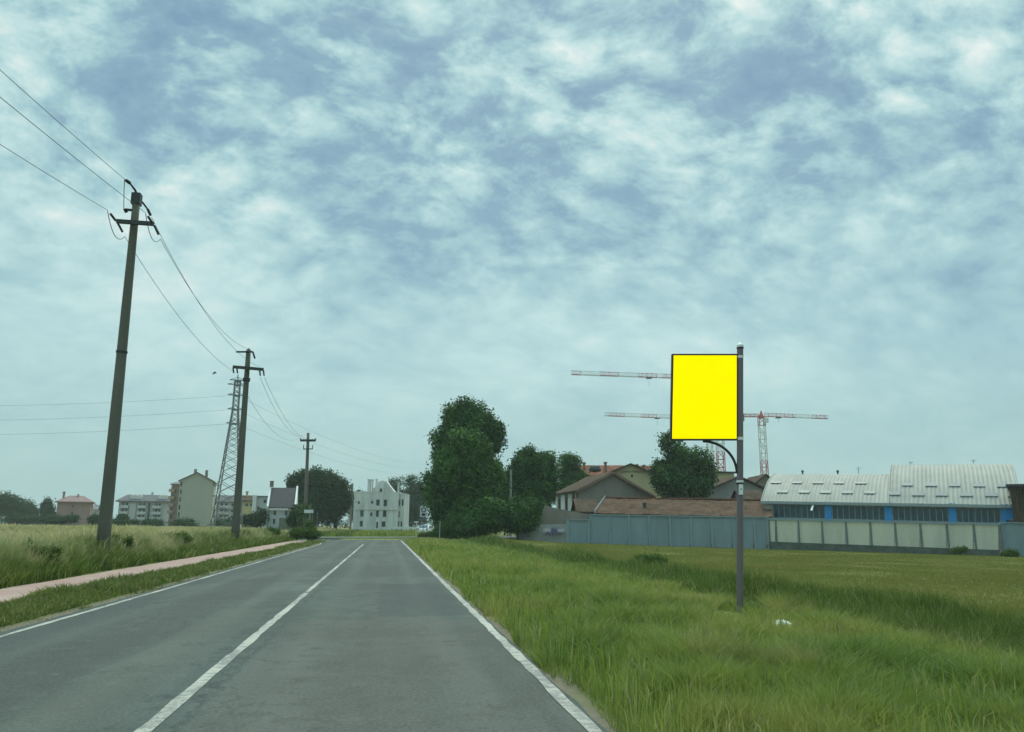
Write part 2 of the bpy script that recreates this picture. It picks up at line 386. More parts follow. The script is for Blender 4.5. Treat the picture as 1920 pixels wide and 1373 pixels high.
# darker repair patches in the right hand lane
vp = nd(t, 'ShaderNodeTexVoronoi'); t.links.new(mpn.outputs[0], vp.inputs[0]); vp.inputs['Scale'].default_value = .75
base = mixc(t, mth(t, 'MULTIPLY', smooth(t, vp.outputs['Color'], .55, .60), .5), base, (.036, .046, .041))
# oily centre-of-lane tint and polished wheel tracks
w1 = mth(t, 'ABSOLUTE', mth(t, 'SUBTRACT', mth(t, 'ABSOLUTE', mth(t, 'ADD', s.outputs[0], 1.58)), 1.5))
base = mixc(t, smooth(t, w1, .9, .1, 0, .20), base, (.082, .062, .047))
base = mixc(t, smooth(t, mth(t, 'ABSOLUTE', mth(t, 'SUBTRACT', w1, .8)), .35, 0, 0, .40), base, (.105, .116, .095))
base = mixc(t, smooth(t, med, .52, .68, 0, .75), base, (.036, .043, .038))
base = mixc(t, smooth(t, med, .45, .30, 0, .55), base, (.115, .122, .10))
crk = nd(t, 'ShaderNodeTexVoronoi', feature='DISTANCE_TO_EDGE'); crk.inputs['Scale'].default_value = .42
cw = nd(t, 'ShaderNodeVectorMath', operation='MULTIPLY_ADD'); t.links.new(noise(t, g, 1.5, 5, .7, 0, 1), cw.inputs[0]); cw.inputs[1].default_value = (1.6, 1.6, 0); t.links.new(g, cw.inputs[2]); t.links.new(cw.outputs[0], crk.inputs[0])
cr = mth(t, 'MULTIPLY', smooth(t, crk.outputs[0], .011, .003), smooth(t, bigp, .44, .54))
base = mixc(t, mth(t, 'MULTIPLY', cr, .75), base, (.03, .033, .033))
xr1 = mth(t, 'ADD', s.outputs[0], mth(t, 'MULTIPLY', mth(t, 'SUBTRACT', med, .5), .5)); yr1 = mth(t, 'ADD', s.outputs[1], mth(t, 'MULTIPLY', mth(t, 'SUBTRACT', med, .5), .8))
def band(v, a, b, e_): return mth(t, 'MULTIPLY', smooth(t, v, a, a+e_), smooth(t, v, b+e_, b))
for (xa, xb, ya, yb, am, cc) in ((-.1, 1.3, 12.6, 19.5, .55, (.034, .042, .040)), (.75, 1.32, 22, 46, .5, (.038, .048, .044)), (-1.3, 1.4, 5.2, 12.2, .25, (.095, .083, .066)), (-4.5, -3.9, 9, 60, .3, (.038, .046, .044)), (-4.3, -1.7, 24.5, 29, .35, (.04, .05, .046)), (-2.6, -1.8, 6, 14, .3, (.10, .11, .09))):
    base = mixc(t, mth(t, 'MULTIPLY', mth(t, 'MULTIPLY', band(xr1, xa, xb, .06), band(yr1, ya, yb, .1)), am), base, cc)
sm1 = mth(t, 'ABSOLUTE', mth(t, 'SUBTRACT', xr1, -1.35)); base = mixc(t, mth(t, 'MULTIPLY', smooth(t, sm1, .035, .01), smooth(t, bigp, .42, .5, 0, .6)), base, (.025, .03, .028))
agc = mixc(t, .5, base, mixc(t, smooth(t, noise(t, g, 30, 4, .8), .35, .68), (.013, .019, .018), (.118, .140, .124)), 'MIX')
agc = mixc(t, .42, agc, base)
t.links.new(agc, p.inputs['Base Color']); p.inputs['Roughness'].default_value = .85; p.inputs['Specular IOR Level'].default_value = .18
bump(t, p, ag, .5, .01); M['asphalt'] = m
def strip(name, xs, ys, z, mt, jit=0, parent=None):
    """quad strip between x edges along y list"""
    mb = MB(); v = []
    for y in ys:
        a = xs(y) if callable(xs) else xs
        v += [(a[0]+random.uniform(-jit, jit), y, z), (a[1]+random.uniform(-jit, jit), y, z)]
    mb.add(v, [(2*i, 2*i+1, 2*i+3, 2*i+2) for i in range(len(ys)-1)])
    return mb.build(name, mt, parent)
ysr = list(np.arange(-40, 66, .6))
def rx(y):
    f = max(0, (y-58)/16)**2; return (-4.74-3.2*f, 1.53+1.0*f)
o = strip('road', rx, list(np.arange(-40, 79.5, .5)), 0.0, M['asphalt'], .025); tag(o, kind='structure')
# side road crossing at the far end: a ribbon along a bent centreline
cl_ = [(-75, 78), (-40, 86), (-14, 91), (2, 95), (12, 102), (20, 113), (60, 150)]
def ribbon(name, pts, wd, z, mt):
    P = [Vector((*q, 0)) for q in pts]; fine_ = []
    for i in range(len(P)-1):
        p0 = P[max(i-1, 0)]; p1 = P[i]; p2 = P[i+1]; p3 = P[min(i+2, len(P)-1)]
        for k in range(8):
            u = k/8; fine_.append(.5*((2*p1)+(p2-p0)*u+(2*p0-5*p1+4*p2-p3)*u*u+(-p0+3*p1-3*p2+p3)*u**3))
    fine_.append(P[-1]); mb = MB(); v = []
    for i, q in enumerate(fine_):
        a = (fine_[min(i+1, len(fine_)-1)]-fine_[max(i-1, 0)]).normalized(); nn = Vector((-a.y, a.x, 0))
        v += [q+nn*wd/2+Vector((0, 0, z)), q-nn*wd/2+Vector((0, 0, z))]
    mb.add(v, [(2*i, 2*i+1, 2*i+3, 2*i+2) for i in range(len(fine_)-1)])
    return mb.build(name, mt)
M['asphalt_pale'] = mat('pale_asphalt', (.105, .11, .095), .85, .15, .8)
o = ribbon('side_road', cl_, 11, 0.004, M['asphalt']); tag(o, kind='structure')
# painted lines, worn
m, t, p = newmat('worn_road_paint'); g = pos(t)
n1 = noise(t, g, 9, 8, .75); n2 = noise(t, g, .5, 3, .5); n3 = noise(t, g, 45, 3, .7)
pf = smooth(t, mth(t, 'ADD', mth(t, 'MULTIPLY', n1, .6), mth(t, 'ADD', mth(t, 'MULTIPLY', n2, .35), mth(t, 'MULTIPLY', n3, .18))), .50, .60)
c = mixc(t, pf, (.13, .14, .125), mixc(t, n2, (.235, .245, .205), (.34, .345, .29)))
t.links.new(c, p.inputs['Base Color']); p.inputs['Roughness'].default_value = .7; M['paint'] = m
o = strip('edge_line', lambda y: (XR-.055, XR+.055), list(np.arange(-40, 75, .35)), .005, M['paint'], .012); tag(o, kind='structure')
def lx(y):
    f = max(0, (y-58)/16)**2; return (XL-.042-3.*f, XL+.042-3.*f)
o = strip('edge_line', lx, list(np.arange(-40, 70, .35)), .005, M['paint'], .012); tag(o, kind='structure')
gapv = atz(574, 1111, 0).y
o = strip('centre_line', (XC-.053, XC+.053), list(np.arange(-40, gapv-.05, .35)), .005, M['paint'], .013); tag(o, kind='structure')
o = strip('centre_line', (XC-.045, XC+.045), list(np.arange(gapv+.12, 60, .35)), .005, M['paint'], .012); tag(o, kind='structure')
mb = MB()
for k in range(9): mb.add([(-4.4+.65*k, 76.2, .012), (-4.0+.65*k, 76.2, .012), (-4.0+.65*k, 77.0, .012), (-4.4+.65*k, 77.0, .012)], [(0,1,2,3)])
tag(mb.build('give_way_line', M['paint']), kind='structure')
# cycle path of red paving
m, t, p = newmat('red_path_paving'); g = pos(t)
bt = nd(t, 'ShaderNodeTexBrick'); t.links.new(g, bt.inputs[0]); bt.inputs['Scale'].default_value = 5
bt.inputs['Color1'].default_value = (.31, .185, .15, 1); bt.inputs['Color2'].default_value = (.26, .155, .13, 1); bt.inputs['Mortar'].default_value = (.24, .19, .16, 1); bt.inputs['Mortar Size'].default_value = .03
n1 = noise(t, g, .8, 5, .6)
c = mixc(t, smooth(t, n1, .45, .75, 0, .6), bt.outputs[0], (.33, .29, .24))
t.links.new(c, p.inputs['Base Color']); p.inputs['Roughness'].default_value = .9
o = strip('cycle_path', (-7.78, -6.05), list(np.arange(-40, 72, .6)), .02, m, .035); tag(o, kind='structure')

# ---------------------------------------------------------------- grass
m, t, p = newmat('grass_blades'); g = pos(t)
c, s, n2 = zonecol(t, g)
rnd = nd(t, 'ShaderNodeAttribute', attribute_name='rnd').outputs['Fac']; hh = nd(t, 'ShaderNodeAttribute', attribute_name='tip').outputs['Fac']
fl = smooth(t, s.outputs[0], 11.2, 10.2, .18, 1)
c = mixc(t, mth(t, 'MULTIPLY', smooth(t, rnd, .0, .4, .45, 0), fl), c, (.03, .06, .012))
c = mixc(t, mth(t, 'MULTIPLY', smooth(t, rnd, .78, 1., 0, .8), fl), c, (.36, .35, .17))
nl = noise(t, g, .55, 5, .68)
up_ = smooth(t, mth(t, 'ADD', s.outputs[2], mth(t, 'MULTIPLY', mth(t, 'SUBTRACT', nl, .5), 1.0)), .28, .62)
dry = mth(t, 'MULTIPLY', up_, smooth(t, s.outputs[0], -7.8, -8.3))
gp4 = noise(t, g, .30, 4, .6)
c = mixc(t, mth(t, 'MULTIPLY', dry, smooth(t, gp4, .38, .62, .15, .75)), c, mixc(t, smooth(t, nl, .38, .66), (.34, .37, .15), (.62, .53, .33)))
t.links.new(c, p.inputs['Base Color']); p.inputs['Roughness'].default_value = .6; p.inputs['Specular IOR Level'].default_value = .25
tr = nd(t, 'ShaderNodeBsdfTranslucent'); t.links.new(c, tr.inputs[0]); mx = nd(t, 'ShaderNodeMixShader'); mx.inputs[0].default_value = .42
t.links.new(p.outputs[0], mx.inputs[1]); t.links.new(tr.outputs[0], mx.inputs[2]); t.links.new(mx.outputs[0], t.nodes['Material Output'].inputs[0])
M['grass'] = m
def vnoise(X, Y, s, seed=0):
    """cheap value noise for scattering"""
    r = np.random.default_rng(seed).random((64, 64)); x = X/s; y = Y/s
    xi = np.floor(x).astype(int); yi = np.floor(y).astype(int); fx = x-xi; fy = y-yi; fx = fx*fx*(3-2*fx); fy = fy*fy*(3-2*fy)
    g_ = lambda a, b: r[a % 64, b % 64]
    return (g_(xi, yi)*(1-fx)+g_(xi+1, yi)*fx)*(1-fy)+(g_(xi, yi+1)*(1-fx)+g_(xi+1, yi+1)*fx)*fy
def blades(name, X, Y, H, W, lean=.35, seedhead=False):
    n = len(X); Z = terr(X, Y)-.02; az = rng.random(n)*2*np.pi; la = rng.random(n)*2*np.pi; lm = H*lean*rng.random(n)
    dx, dy = np.cos(az), np.sin(az); lx_, ly_ = np.cos(la)*lm, np.sin(la)*lm
    P = np.zeros((n, 5, 3)); 
    for k, (sg, hf_, wf) in enumerate(((-1, 0, 1), (1, 0, 1), (-1, .55, .8), (1, .55, .8), (0, 1, 0))):
        if seedhead and k in (2, 3): wf = 2.2
        P[:, k, 0] = X+dx*sg*W*.5*wf+lx_*hf_**2; P[:, k, 1] = Y+dy*sg*W*.5*wf+ly_*hf_**2
        hh_ = .72 if (seedhead and k in (2, 3)) else hf_
        P[:, k, 2] = Z+H*hh_*(1-.12*hf_)
    b = np.arange(n)*5
    lo = np.stack([b, b+1, b+3, b+2, b+2, b+3, b+4], 1).ravel(); sz = np.tile([4, 3], n)
    r_ = np.repeat(rng.random(n), 5); tip = np.tile([0, 0, .6, .6, 1.], n)
    return npmesh(name, P.reshape(-1, 3), lo, sz, [M['grass']], {'rnd': r_, 'tip': tip})
def leaves(P, Nn, size, name, mt, parent, rn=None):
    """two-triangle folded leaf sprays at P with normals Nn"""
    n = len(P); a = rng.normal(size=(n, 3)); u = np.cross(Nn, a); u /= np.linalg.norm(u, axis=1, keepdims=True)+1e-9; v = np.cross(Nn, u)
    s_ = (size*rng.uniform(.55, 1.35, n))[:, None]
    q = np.stack([P-u*s_*.6, P-v*s_*.38+Nn*s_*.12, P+u*s_*.6, P+v*s_*.42-Nn*s_*.1], 1).reshape(-1, 3)
    o = npmesh(name, q, np.arange(4*n), np.full(n, 4), [mt], {'rnd': np.repeat(rng.random(n) if rn is None else rn, 4)})
    if parent: o.parent = parent
    return o
NS = 1800000
az = rng.uniform(R_(-44), R_(46), NS)+YAW; dd = 4.0*(95/4.0)**rng.random(NS)
SX = np.sin(az)*dd; SY = np.cos(az)*dd
wob = (vnoise(SX, SY, 1.4, 1)-.5); clump = vnoise(SX, SY, .55, 2); big = vnoise(SX, SY, 3.5, 3)
Wb = np.maximum(.0046, .00082*dd)
wob2 = (vnoise(SX, SY, 3.2, 21)-.5)*2.4
def sub(mask, keep): return mask & (rng.random(NS) < keep)
jn = SY < 76
edge = 1.55+.10*vnoise(SX, SY, .8, 5)+.20*np.clip(wob, 0, 1)
SGN = CAM.lerp(ground_hit(1388, 1139), .78); sgx, sgy = SGN.x, SGN.y
gl = np.hypot(sgx, sgy); al = (SX*sgx+SY*sgy)/gl; la_ = np.abs(SX*sgy-SY*sgx)/gl
lowf = np.where((la_ < .5) & (al > gl-3.6) & (al < gl+.15), .08, 1.)
zR = (SX > edge) & (SX < 8.3+wob+wob2*.6) & jn
near_edge = np.clip((SX-edge)/.8, .30, 1)
k = sub(zR, np.clip(.30+clump, 0, 1)*np.clip(near_edge*1.3, .15, 1)*.9)
H = lowf*(.06+.18*big+.30*clump**2+.10*vnoise(SX, SY, .22, 11))*(0.35+.65*near_edge)*rng.uniform(.6, 1.3, NS)
tag(blades('verge_grass', SX[k], SY[k], H[k]*np.interp(dd[k], [4, 9], [.72, 1]), Wb[k]*1.15, 1.2), 'fresh green roadside grass on the right hand verge', 'grass', kind='stuff')
zD = (SX > 7.9+wob+wob2*.6) & (SX < 10.8+wob+wob2) & jn
k = sub(zD, .95); H = lowf*(.30+.55*big+.30*clump)*rng.uniform(.6, 1.25, NS)*np.interp(SX, [7.4, 8.6, 10, 10.9], [.6, 1, .9, .4])
tag(blades('ditch_grass', SX[k], SY[k], H[k], Wb[k]*1.25, .6), 'tall dark green grass growing along the ditch', 'grass', kind='stuff')
zF = (SX > 10.4+wob+wob2) & (SX < 56) & (((SX-19.3)*(64-82)-(SY-82)*(55-19.3)) > 12) 
k = sub(zF, .8); H = (.04+.05*big)*rng.uniform(.6, 1.3, NS)
tag(blades('meadow_grass', SX[k], SY[k], H[k], Wb[k]*1.3, .8), 'short olive green mown meadow grass before the long wall', 'grass', kind='stuff')
zS = (SX < -4.66+.1*wob) & (SX > -6.15+.35*(vnoise(SX, SY, .9, 8)-.5)) & (SY < 70)
k = sub(zS, 1); H = (.05+.12*big+.13*clump**2)*rng.uniform(.5, 1.3, NS)*np.interp(SX, [-6.2, -5.9, -5.1, -4.7], [.8, 1, .9, .3])
tag(blades('roadside_grass', SX[k], SY[k], H[k], Wb[k]*1.5, 1.0), 'weedy green grass strip between the road and the red path', 'grass', kind='stuff')
zL = (SX < -7.84+.25*wob) & jn
k = sub(zL, np.interp(-SX, [7.7, 12, 40], [1, .8, .35])); H = (.46+.34*big+.26*clump)*rng.uniform(.65, 1.15, NS)*np.interp(-SX, [7.5, 8.3, 9.5, 14, 60], [.35, .75, 1.0, .9, .75])
tag(blades('tall_meadow_grass', SX[k], SY[k], H[k], Wb[k]*1.3, .95), 'tall straw coloured wild grass in the left hand field', 'grass', kind='stuff')
k = sub(zL & (SX < -8.4), .16); H = (.62+.22*big+.25*clump)*rng.uniform(.8, 1.15, NS)
tag(blades('grass_seed_heads', SX[k], SY[k], H[k], Wb[k]*.9, .45, True), 'dry seed heads standing above the left hand field', 'grass', kind='stuff')
k = sub(zR, .030) ; H = lowf*rng.uniform(.22, .46, NS)
tag(blades('verge_seed_heads', SX[k], SY[k], H[k], Wb[k]*.8, .5, True), 'pale seed stalks scattered through the right hand verge', 'grass', kind='stuff')
# band beyond the junction
n_ = 60000; X_ = rng.uniform(-75, 16, n_); Y_ = rng.uniform(100, 160, n_); kk = Y_ > np.interp(X_, [-75, -40, -14, 2, 12, 20], [90, 96, 101, 105, 114, 125])
tag(blades('far_meadow_grass', X_[kk], Y_[kk], rng.uniform(.3, .8, kk.sum()), np.full(kk.sum(), .12), .5), 'dry grass band beyond the side road', 'grass', kind='stuff')

# ---------------------------------------------------------------- foliage
def crown_pts(ells, n, clump_r):
    """ells: (c(3), r(3)); returns points on lumpy shells of the ellipsoids"""
    P = []; Nn = []; Rn = []; tot = sum((e[1][0]*e[1][2])**.9 for e in ells)
    for c_, r_ in ells:
        m_ = max(30, int(n*(r_[0]*r_[2])**.9/tot)); k_ = 14; nc = max(6, m_//k_)
        d_ = rng.normal(size=(nc, 3)); d_ /= np.linalg.norm(d_, axis=1, keepdims=True)
        rr = rng.uniform(.35, 1.0, nc)**.35*rng.uniform(.93, 1.05, nc)
        cc = d_*rr[:, None]*np.array(r_)+np.array(c_)
        off = rng.normal(size=(nc, k_, 3))*clump_r*.5
        pts = (cc[:, None, :]+off).reshape(-1, 3)
        nn = np.repeat(d_, k_, 0)*.9+rng.normal(size=(nc*k_, 3))*.55+np.array([0, 0, .35]); nn /= np.linalg.norm(nn, axis=1, keepdims=True)
        P.append(pts); Nn.append(nn); Rn.append(np.repeat(rng.random(nc), k_)*.65+rng.random(nc*k_)*.35)
    crown_pts.rnd = np.concatenate(Rn)
    return np.concatenate(P), np.concatenate(Nn)
def plant(name, label, cat, d, ell_px, base_px, n, leaf, mt, group=None, trunk=.25, base_z=None, subl=9, trunk_name='trunk', crown_name='crown', depth=.9):
    """ell_px: crown ellipses as (px, py, rx, ry[, extra distance]) of a plant standing at distance d"""
    sc = d*math.cos(PITCH)/FPX
    b = atd(base_px[0], base_px[1], d)
    b.z = float(terr(b.x, b.y)) if base_z is None else base_z
    e = empty(name, b, 0, label, cat, group); ells = []
    for q in ell_px:
        px, py, rx_, ry_ = q[:4]; ex = q[4] if len(q) > 4 else 0
        c_ = atd(px, py, d+ex)-b; rr = (rx_*sc, rx_*sc*depth, ry_*sc*1.03)
        ells.append((tuple(c_), tuple(x*.80 for x in rr)))
        for j in range(subl):      # knobbly sub-lobes around the rim
            dv = rng.normal(size=3); dv /= np.linalg.norm(dv); dv[1] *= .7; q_ = rng.uniform(.30, .46)
            ells.append((tuple(np.array(c_)+dv*np.array(rr)*(1-q_*.72)), tuple(np.array([rr[0], rr[1], (rr[0]+rr[2])/2])*q_)))
    n = int(n*(3.6 if d > 60 else 1.6)); leaf *= (.56 if d > 60 else .68)
    P, Nn = crown_pts(ells, n, leaf*2.5)
    gz = -.05; keep = P[:, 2] > gz
    leaves(P[keep], Nn[keep], leaf, crown_name, mt, e, crown_pts.rnd[keep])
    if trunk:
        tb = MB(); top = Vector(ells[0][0]); h0 = top.z
        tb.tube([(0, 0, -.2), (0.04*h0, 0, h0*.35), (top.x*.5, top.y*.5, h0*.7), tuple(top)], [trunk, trunk*.8, trunk*.55, trunk*.3], 8)
        big_ = [E for E in ells if E[1][0] > max(x[1][0] for x in ells)*.35][:9]
        for E in big_:
            c_ = Vector(E[0]); st0 = Vector((0.04*h0, 0, min(h0*.45, c_.z*.6)))
            md = (st0+c_)/2+Vector((0, 0, .08*h0)); tb.tube([st0, md, c_], [trunk*.42, trunk*.28, trunk*.1], 6)
        tb.build(trunk_name, M['bark'], e, True)
    return e
# --- trees
plant('broadleaf_tree', 'tallest dark green tree, rounded top, at the right side of the road end', 'tree', 93,
      [(886, 790, 52, 46), (874, 812, 66, 52), (878, 868, 66, 62), (908, 826, 36, 46), (884, 940, 60, 60)], (876, 1000), 26000, .42, M['leaf'], trunk=.5, base_z=-.1)
plant('broadleaf_tree', 'broad bushy tree in front of the tallest tree, crown reaching the ground', 'tree', 87,
      [(868, 878, 70, 66), (842, 920, 48, 62), (905, 915, 45, 62), (876, 960, 58, 42), (843, 968, 28, 34)], (866, 1002), 26000, .40, M['leaf_warm'], trunk=.4, base_z=-.1)
plant('broadleaf_tree', 'double crowned dark tree left of the barn behind a wooden post', 'tree', 99,
      [(984, 878, 30, 42), (1018, 882, 26, 42), (1000, 925, 44, 42)], (1000, 985), 12000, .42, M['leaf'], trunk=.35, base_z=-.2)
plant('broadleaf_tree', 'smaller dark tree touching the left roof slope of the barn', 'tree', 120,
      [(1062, 880, 27, 32), (1085, 898, 18, 22), (1066, 925, 36, 34)], (1066, 985), 8000, .40, M['leaf_warm'], trunk=.28, base_z=-.2)
plant('young_tree', 'small pale tree seen in the gap behind the wooden post', 'tree', 135,
      [(947, 905, 15, 26), (944, 935, 14, 22)], (946, 985), 3000, .45, M['leaf_mid'], trunk=.16, base_z=0)
plant('broadleaf_tree', 'dark ragged tree rising behind the yellow sign panel', 'tree', 100,
      [(1262, 838, 24, 34), (1292, 868, 44, 38), (1316, 885, 30, 34), (1262, 898, 50, 38), (1236, 890, 22, 26), (1290, 916, 54, 24)], (1284, 985), 8000, .42, M['leaf'], trunk=.4, base_z=-.3, subl=7)
plant('broadleaf_tree', 'rounded dark tree directly right of the derelict white villa', 'tree', 222,
      [(755, 922, 36, 34), (782, 945, 26, 36), (752, 955, 44, 34)], (760, 985), 7000, .62, M['leaf_far'], trunk=.4, base_z=.2)
plant('broadleaf_tree', 'large rounded tree behind the most distant concrete pole', 'tree', 150,
      [(590, 922, 42, 38), (562, 915, 22, 30), (580, 955, 42, 32)], (586, 985), 9000, .6, M['leaf_far'], trunk=.4, base_z=.2)
plant('broadleaf_tree', 'dark tree just left of the derelict white villa', 'tree', 153,
      [(630, 925, 28, 34), (622, 955, 34, 34)], (628, 985), 6000, .6, M['leaf_far'], trunk=.4, base_z=.2)
plant('broadleaf_tree', 'low rounded tree peeping over the left edge of the white villa roof', 'tree', 230,
      [(672, 936, 13, 14), (664, 955, 12, 24)], (668, 985), 2000, .7, M['leaf_far'], trunk=.3, base_z=.4)
plant('broadleaf_tree', 'wide hazy tree at the far left edge of the photo', 'tree', 230,
      [(26, 950, 32, 25), (52, 962, 20, 17), (-4, 948, 18, 22)], (24, 980), 5000, .75, M['leaf_far'], trunk=.5, base_z=.5)
plant('conical_tree', 'small pointed tree left of the pink house', 'tree', 215,
      [(88, 962, 13, 14), (88, 948, 8, 12)], (88, 980), 2000, .6, M['leaf_far'], trunk=.25, base_z=.5)
plant('conical_tree', 'narrow dark treetop between the apartment block and the sloping villa', 'tree', 260,
      [(184, 962, 9, 13)], (184, 980), 900, .7, M['leaf_far'], trunk=.25, base_z=.5)
# --- shrubs
SH = 'shrubs at the foot of the tall trees'
for (lab, d, el, bx, n) in (
  ('spreading dark shrub under the right side of the tallest trees', 83, [(915, 970, 42, 32), (890, 985, 34, 22)], (905, 1004), 7000),
  ('dark shrub between the tall trees and the graffiti wall', 84, [(965, 972, 40, 30), (985, 955, 30, 22)], (970, 1003), 7000),
  ('shrub leaning over the top of the old plaster wall', 88, [(1003, 962, 22, 24), (985, 985, 22, 18)], (1000, 1000), 4000),
  ('pale green shrub at the left foot of the bushy tree', 84, [(842, 990, 18, 15), (828, 998, 10, 7)], (822, 1002), 2600)):
    plant('shrub', lab, 'shrub', d, el, bx, n, .34, M['leaf'] if 'pale' not in lab else M['leaf_mid'], SH, trunk=.10, base_z=-.12, subl=4, trunk_name='stem', crown_name='foliage')
HB = 'far hedges before the left hand buildings'
for (lab, d, el, bx) in (
  ('low hedge below the wide hazy tree', 200, [(52, 973, 20, 6), (20, 974, 20, 5)], (40, 980)),
  ('hedge in front of the pink house', 180, [(110, 975, 24, 6), (136, 972, 10, 6)], (118, 980)),
  ('hedge between the pink house and the nearest concrete pole', 180, [(180, 974, 14, 7)], (180, 980)),
  ('small dark bush before the white apartment block', 175, [(228, 975, 10, 6)], (228, 980)),
  ('dark hedge left of the black roofed house', 130, [(488, 972, 18, 13), (472, 975, 16, 10)], (480, 985)),
  ('long low hedge along the far left field edge', 205, [(8, 979, 26, 6), (50, 979, 26, 5), (88, 979, 22, 5)], (48, 984)),
  ('low bushes below the long white apartment block', 170, [(245, 981, 16, 4), (290, 982, 24, 3), (215, 980, 14, 4)], (250, 985)),
  ('dark low hedge below the beige apartment block', 165, [(345, 983, 34, 3), (420, 983, 34, 3)], (380, 986)),
  ('distant hedge row seen beneath the trees left of the derelict villa', 245, [(600, 980, 50, 9), (655, 981, 30, 8), (560, 980, 40, 8)], (620, 985)),
  ('distant hedge row seen right of the derelict villa behind the white car', 245, [(775, 979, 30, 11), (820, 978, 30, 13), (745, 981, 20, 8)], (780, 985)),
  ('ivy covered bush against the stone shed', 118, [(556, 968, 10, 18)], (556, 985))):
    plant('hedge', lab, 'hedge', d, el, bx, 1600, .45, M['leaf_far'], HB, trunk=.08, subl=3, trunk_name='stem', crown_name='foliage')
# weeds and bushes in the near field
for (lab, d, el, bx, n, lf) in (
  ('dark rounded bush in the tall grass right of the nearest pole', 27, [(240, 1016, 11, 11), (234, 1026, 17, 12)], (234, 1044), 2600, .045),
  ('dark green weed clump at the foot of the nearest concrete pole', 27, [(216, 1016, 17, 11), (182, 1020, 13, 9)], (205, 1042), 2200, .05),
  ('broad weed clump in the tall grass midway between first and second pole', 35, [(325, 1007, 24, 9), (352, 1010, 17, 8)], (330, 1028), 2200, .06),
  ('weed clump in the tall grass near the left photo edge', 20, [(48, 1032, 32, 15), (92, 1038, 24, 13)], (50, 1066), 3000, .045),
  ('low weed clump behind the red path below the second pole', 50, [(432, 1000, 18, 6), (456, 1002, 15, 6)], (440, 1014), 1400, .08),
  ('weed clump nearest the far end of the red path', 63, [(508, 998, 18, 6)], (505, 1010), 1200, .10),
  ('dense bush at the left road corner by the white street sign', 66, [(568, 1001, 22, 7), (586, 1004, 14, 5)], (578, 1012), 2200, .16),
  ('weedy mound beside the white car', 96, [(802, 1006, 14, 4), (790, 1007, 8, 3)], (800, 1008), 1200, .22),
  ('dark leafy bush standing in the ditch grass left of the sign post', 34, [(1232, 1052, 26, 11), (1205, 1052, 18, 8)], (1225, 1065), 2200, .09),
  ('small green bush at the foot of the wall near the right edge', 69, [(1896, 1038, 12, 8), (1886, 1042, 10, 6)], (1895, 1044), 900, .16),
  ('low weed tuft against the cream wall panels', 71, [(1802, 1031, 14, 5), (1792, 1034, 12, 5)], (1800, 1035), 700, .13),
  ('low dark weeds at the joint of the grey wall and cream wall', 79, [(1424, 1019, 8, 4)], (1424, 1024), 400, .15)):
    plant('bush', lab, 'bush', d, el, bx, n, lf, M['weed'], 'bushes and weeds in the fields', trunk=.02 if d < 50 else .06, subl=4, trunk_name='stem', crown_name='foliage', base_z=None)
#@@PART2
# ---------------------------------------------------------------- building kit
def wall_face(mb, o, ux, W, z0, z1, ops, n_in, rev=.18, mi=0):
    """wall sheet from o along ux with rectangular openings (x0,x1,za,zb) and reveals going inwards"""
    o = Vector(o); ux = Vector(ux); up = Vector((0, 0, 1)); n_in = Vector(n_in)
    xs = sorted(set([0, W]+[v for q in ops for v in (max(0, q[0]), min(W, q[1]))])); zs = sorted(set([z0, z1]+[v for q in ops for v in q[2:4]]))
    for i in range(len(xs)-1):
        for j in range(len(zs)-1):
            mx_, mz_ = (xs[i]+xs[i+1])/2, (zs[j]+zs[j+1])/2
            if any(q[0] < mx_ < q[1] and q[2] < mz_ < q[3] for q in ops): continue
            mb.add([o+ux*xs[i]+up*zs[j], o+ux*xs[i+1]+up*zs[j], o+ux*xs[i+1]+up*zs[j+1], o+ux*xs[i]+up*zs[j+1]], [(0,1,2,3)], mi)
    for q in ops:
        c = [o+ux*q[0]+up*q[2], o+ux*q[1]+up*q[2], o+ux*q[1]+up*q[3], o+ux*q[0]+up*q[3]]
        for a in range(4):
            b = (a+1) % 4; mb.add([c[a], c[b], c[b]+n_in*rev, c[a]+n_in*rev], [(0,1,2,3)], mi)
def window(parent, o, ux, q, n_in, frame=M['frame'], pane=M['glass'], mull=1, rev=.14, name='window'):
    o = Vector(o); ux = Vector(ux); n_in = Vector(n_in); x0, x1, za, zb = q; e = Vector((0, 0, 1))
    fw = min(.09, (x1-x0)*.12); mb = MB(); P = lambda x, z, dp: o+ux*x+e*z+n_in*dp
    def slab(b, xa, xb, z_a, z_b, d0, d1):
        b.add([P(xa,z_a,d0),P(xb,z_a,d0),P(xb,z_a,d1),P(xa,z_a,d1),P(xa,z_b,d0),P(xb,z_b,d0),P(xb,z_b,d1),P(xa,z_b,d1)], [(0,3,2,1),(4,5,6,7),(0,1,5,4),(1,2,6,5),(2,3,7,6),(3,0,4,7)])
    g_ = .003
    slab(mb, x0+g_, x0+fw, za+g_, zb-g_, rev-.05, rev+.02); slab(mb, x1-fw, x1-g_, za+g_, zb-g_, rev-.05, rev+.02)
    slab(mb, x0+fw, x1-fw, za+g_, za+fw, rev-.05, rev+.02); slab(mb, x0+fw, x1-fw, zb-fw, zb-g_, rev-.05, rev+.02)
    for k_ in range(mull):
        xm = x0+(x1-x0)*(k_+1)/(mull+1); slab(mb, xm-fw*.35, xm+fw*.35, za+fw, zb-fw, rev-.04, rev+.01)
    wo_ = mb.build(name, frame, parent)
    pb = MB(); slab(pb, x0+fw*.5, x1-fw*.5, za+fw*.5, zb-fw*.5, rev+.022, rev+.04); pb.build('pane', pane, wo_)
    return wo_
def roofslab(mb, pts, th=.16):
    """pts: polygon (3D, planar); thickened downwards"""
    mb.prism(pts, (0, 0, 0), (0, 0, -th))
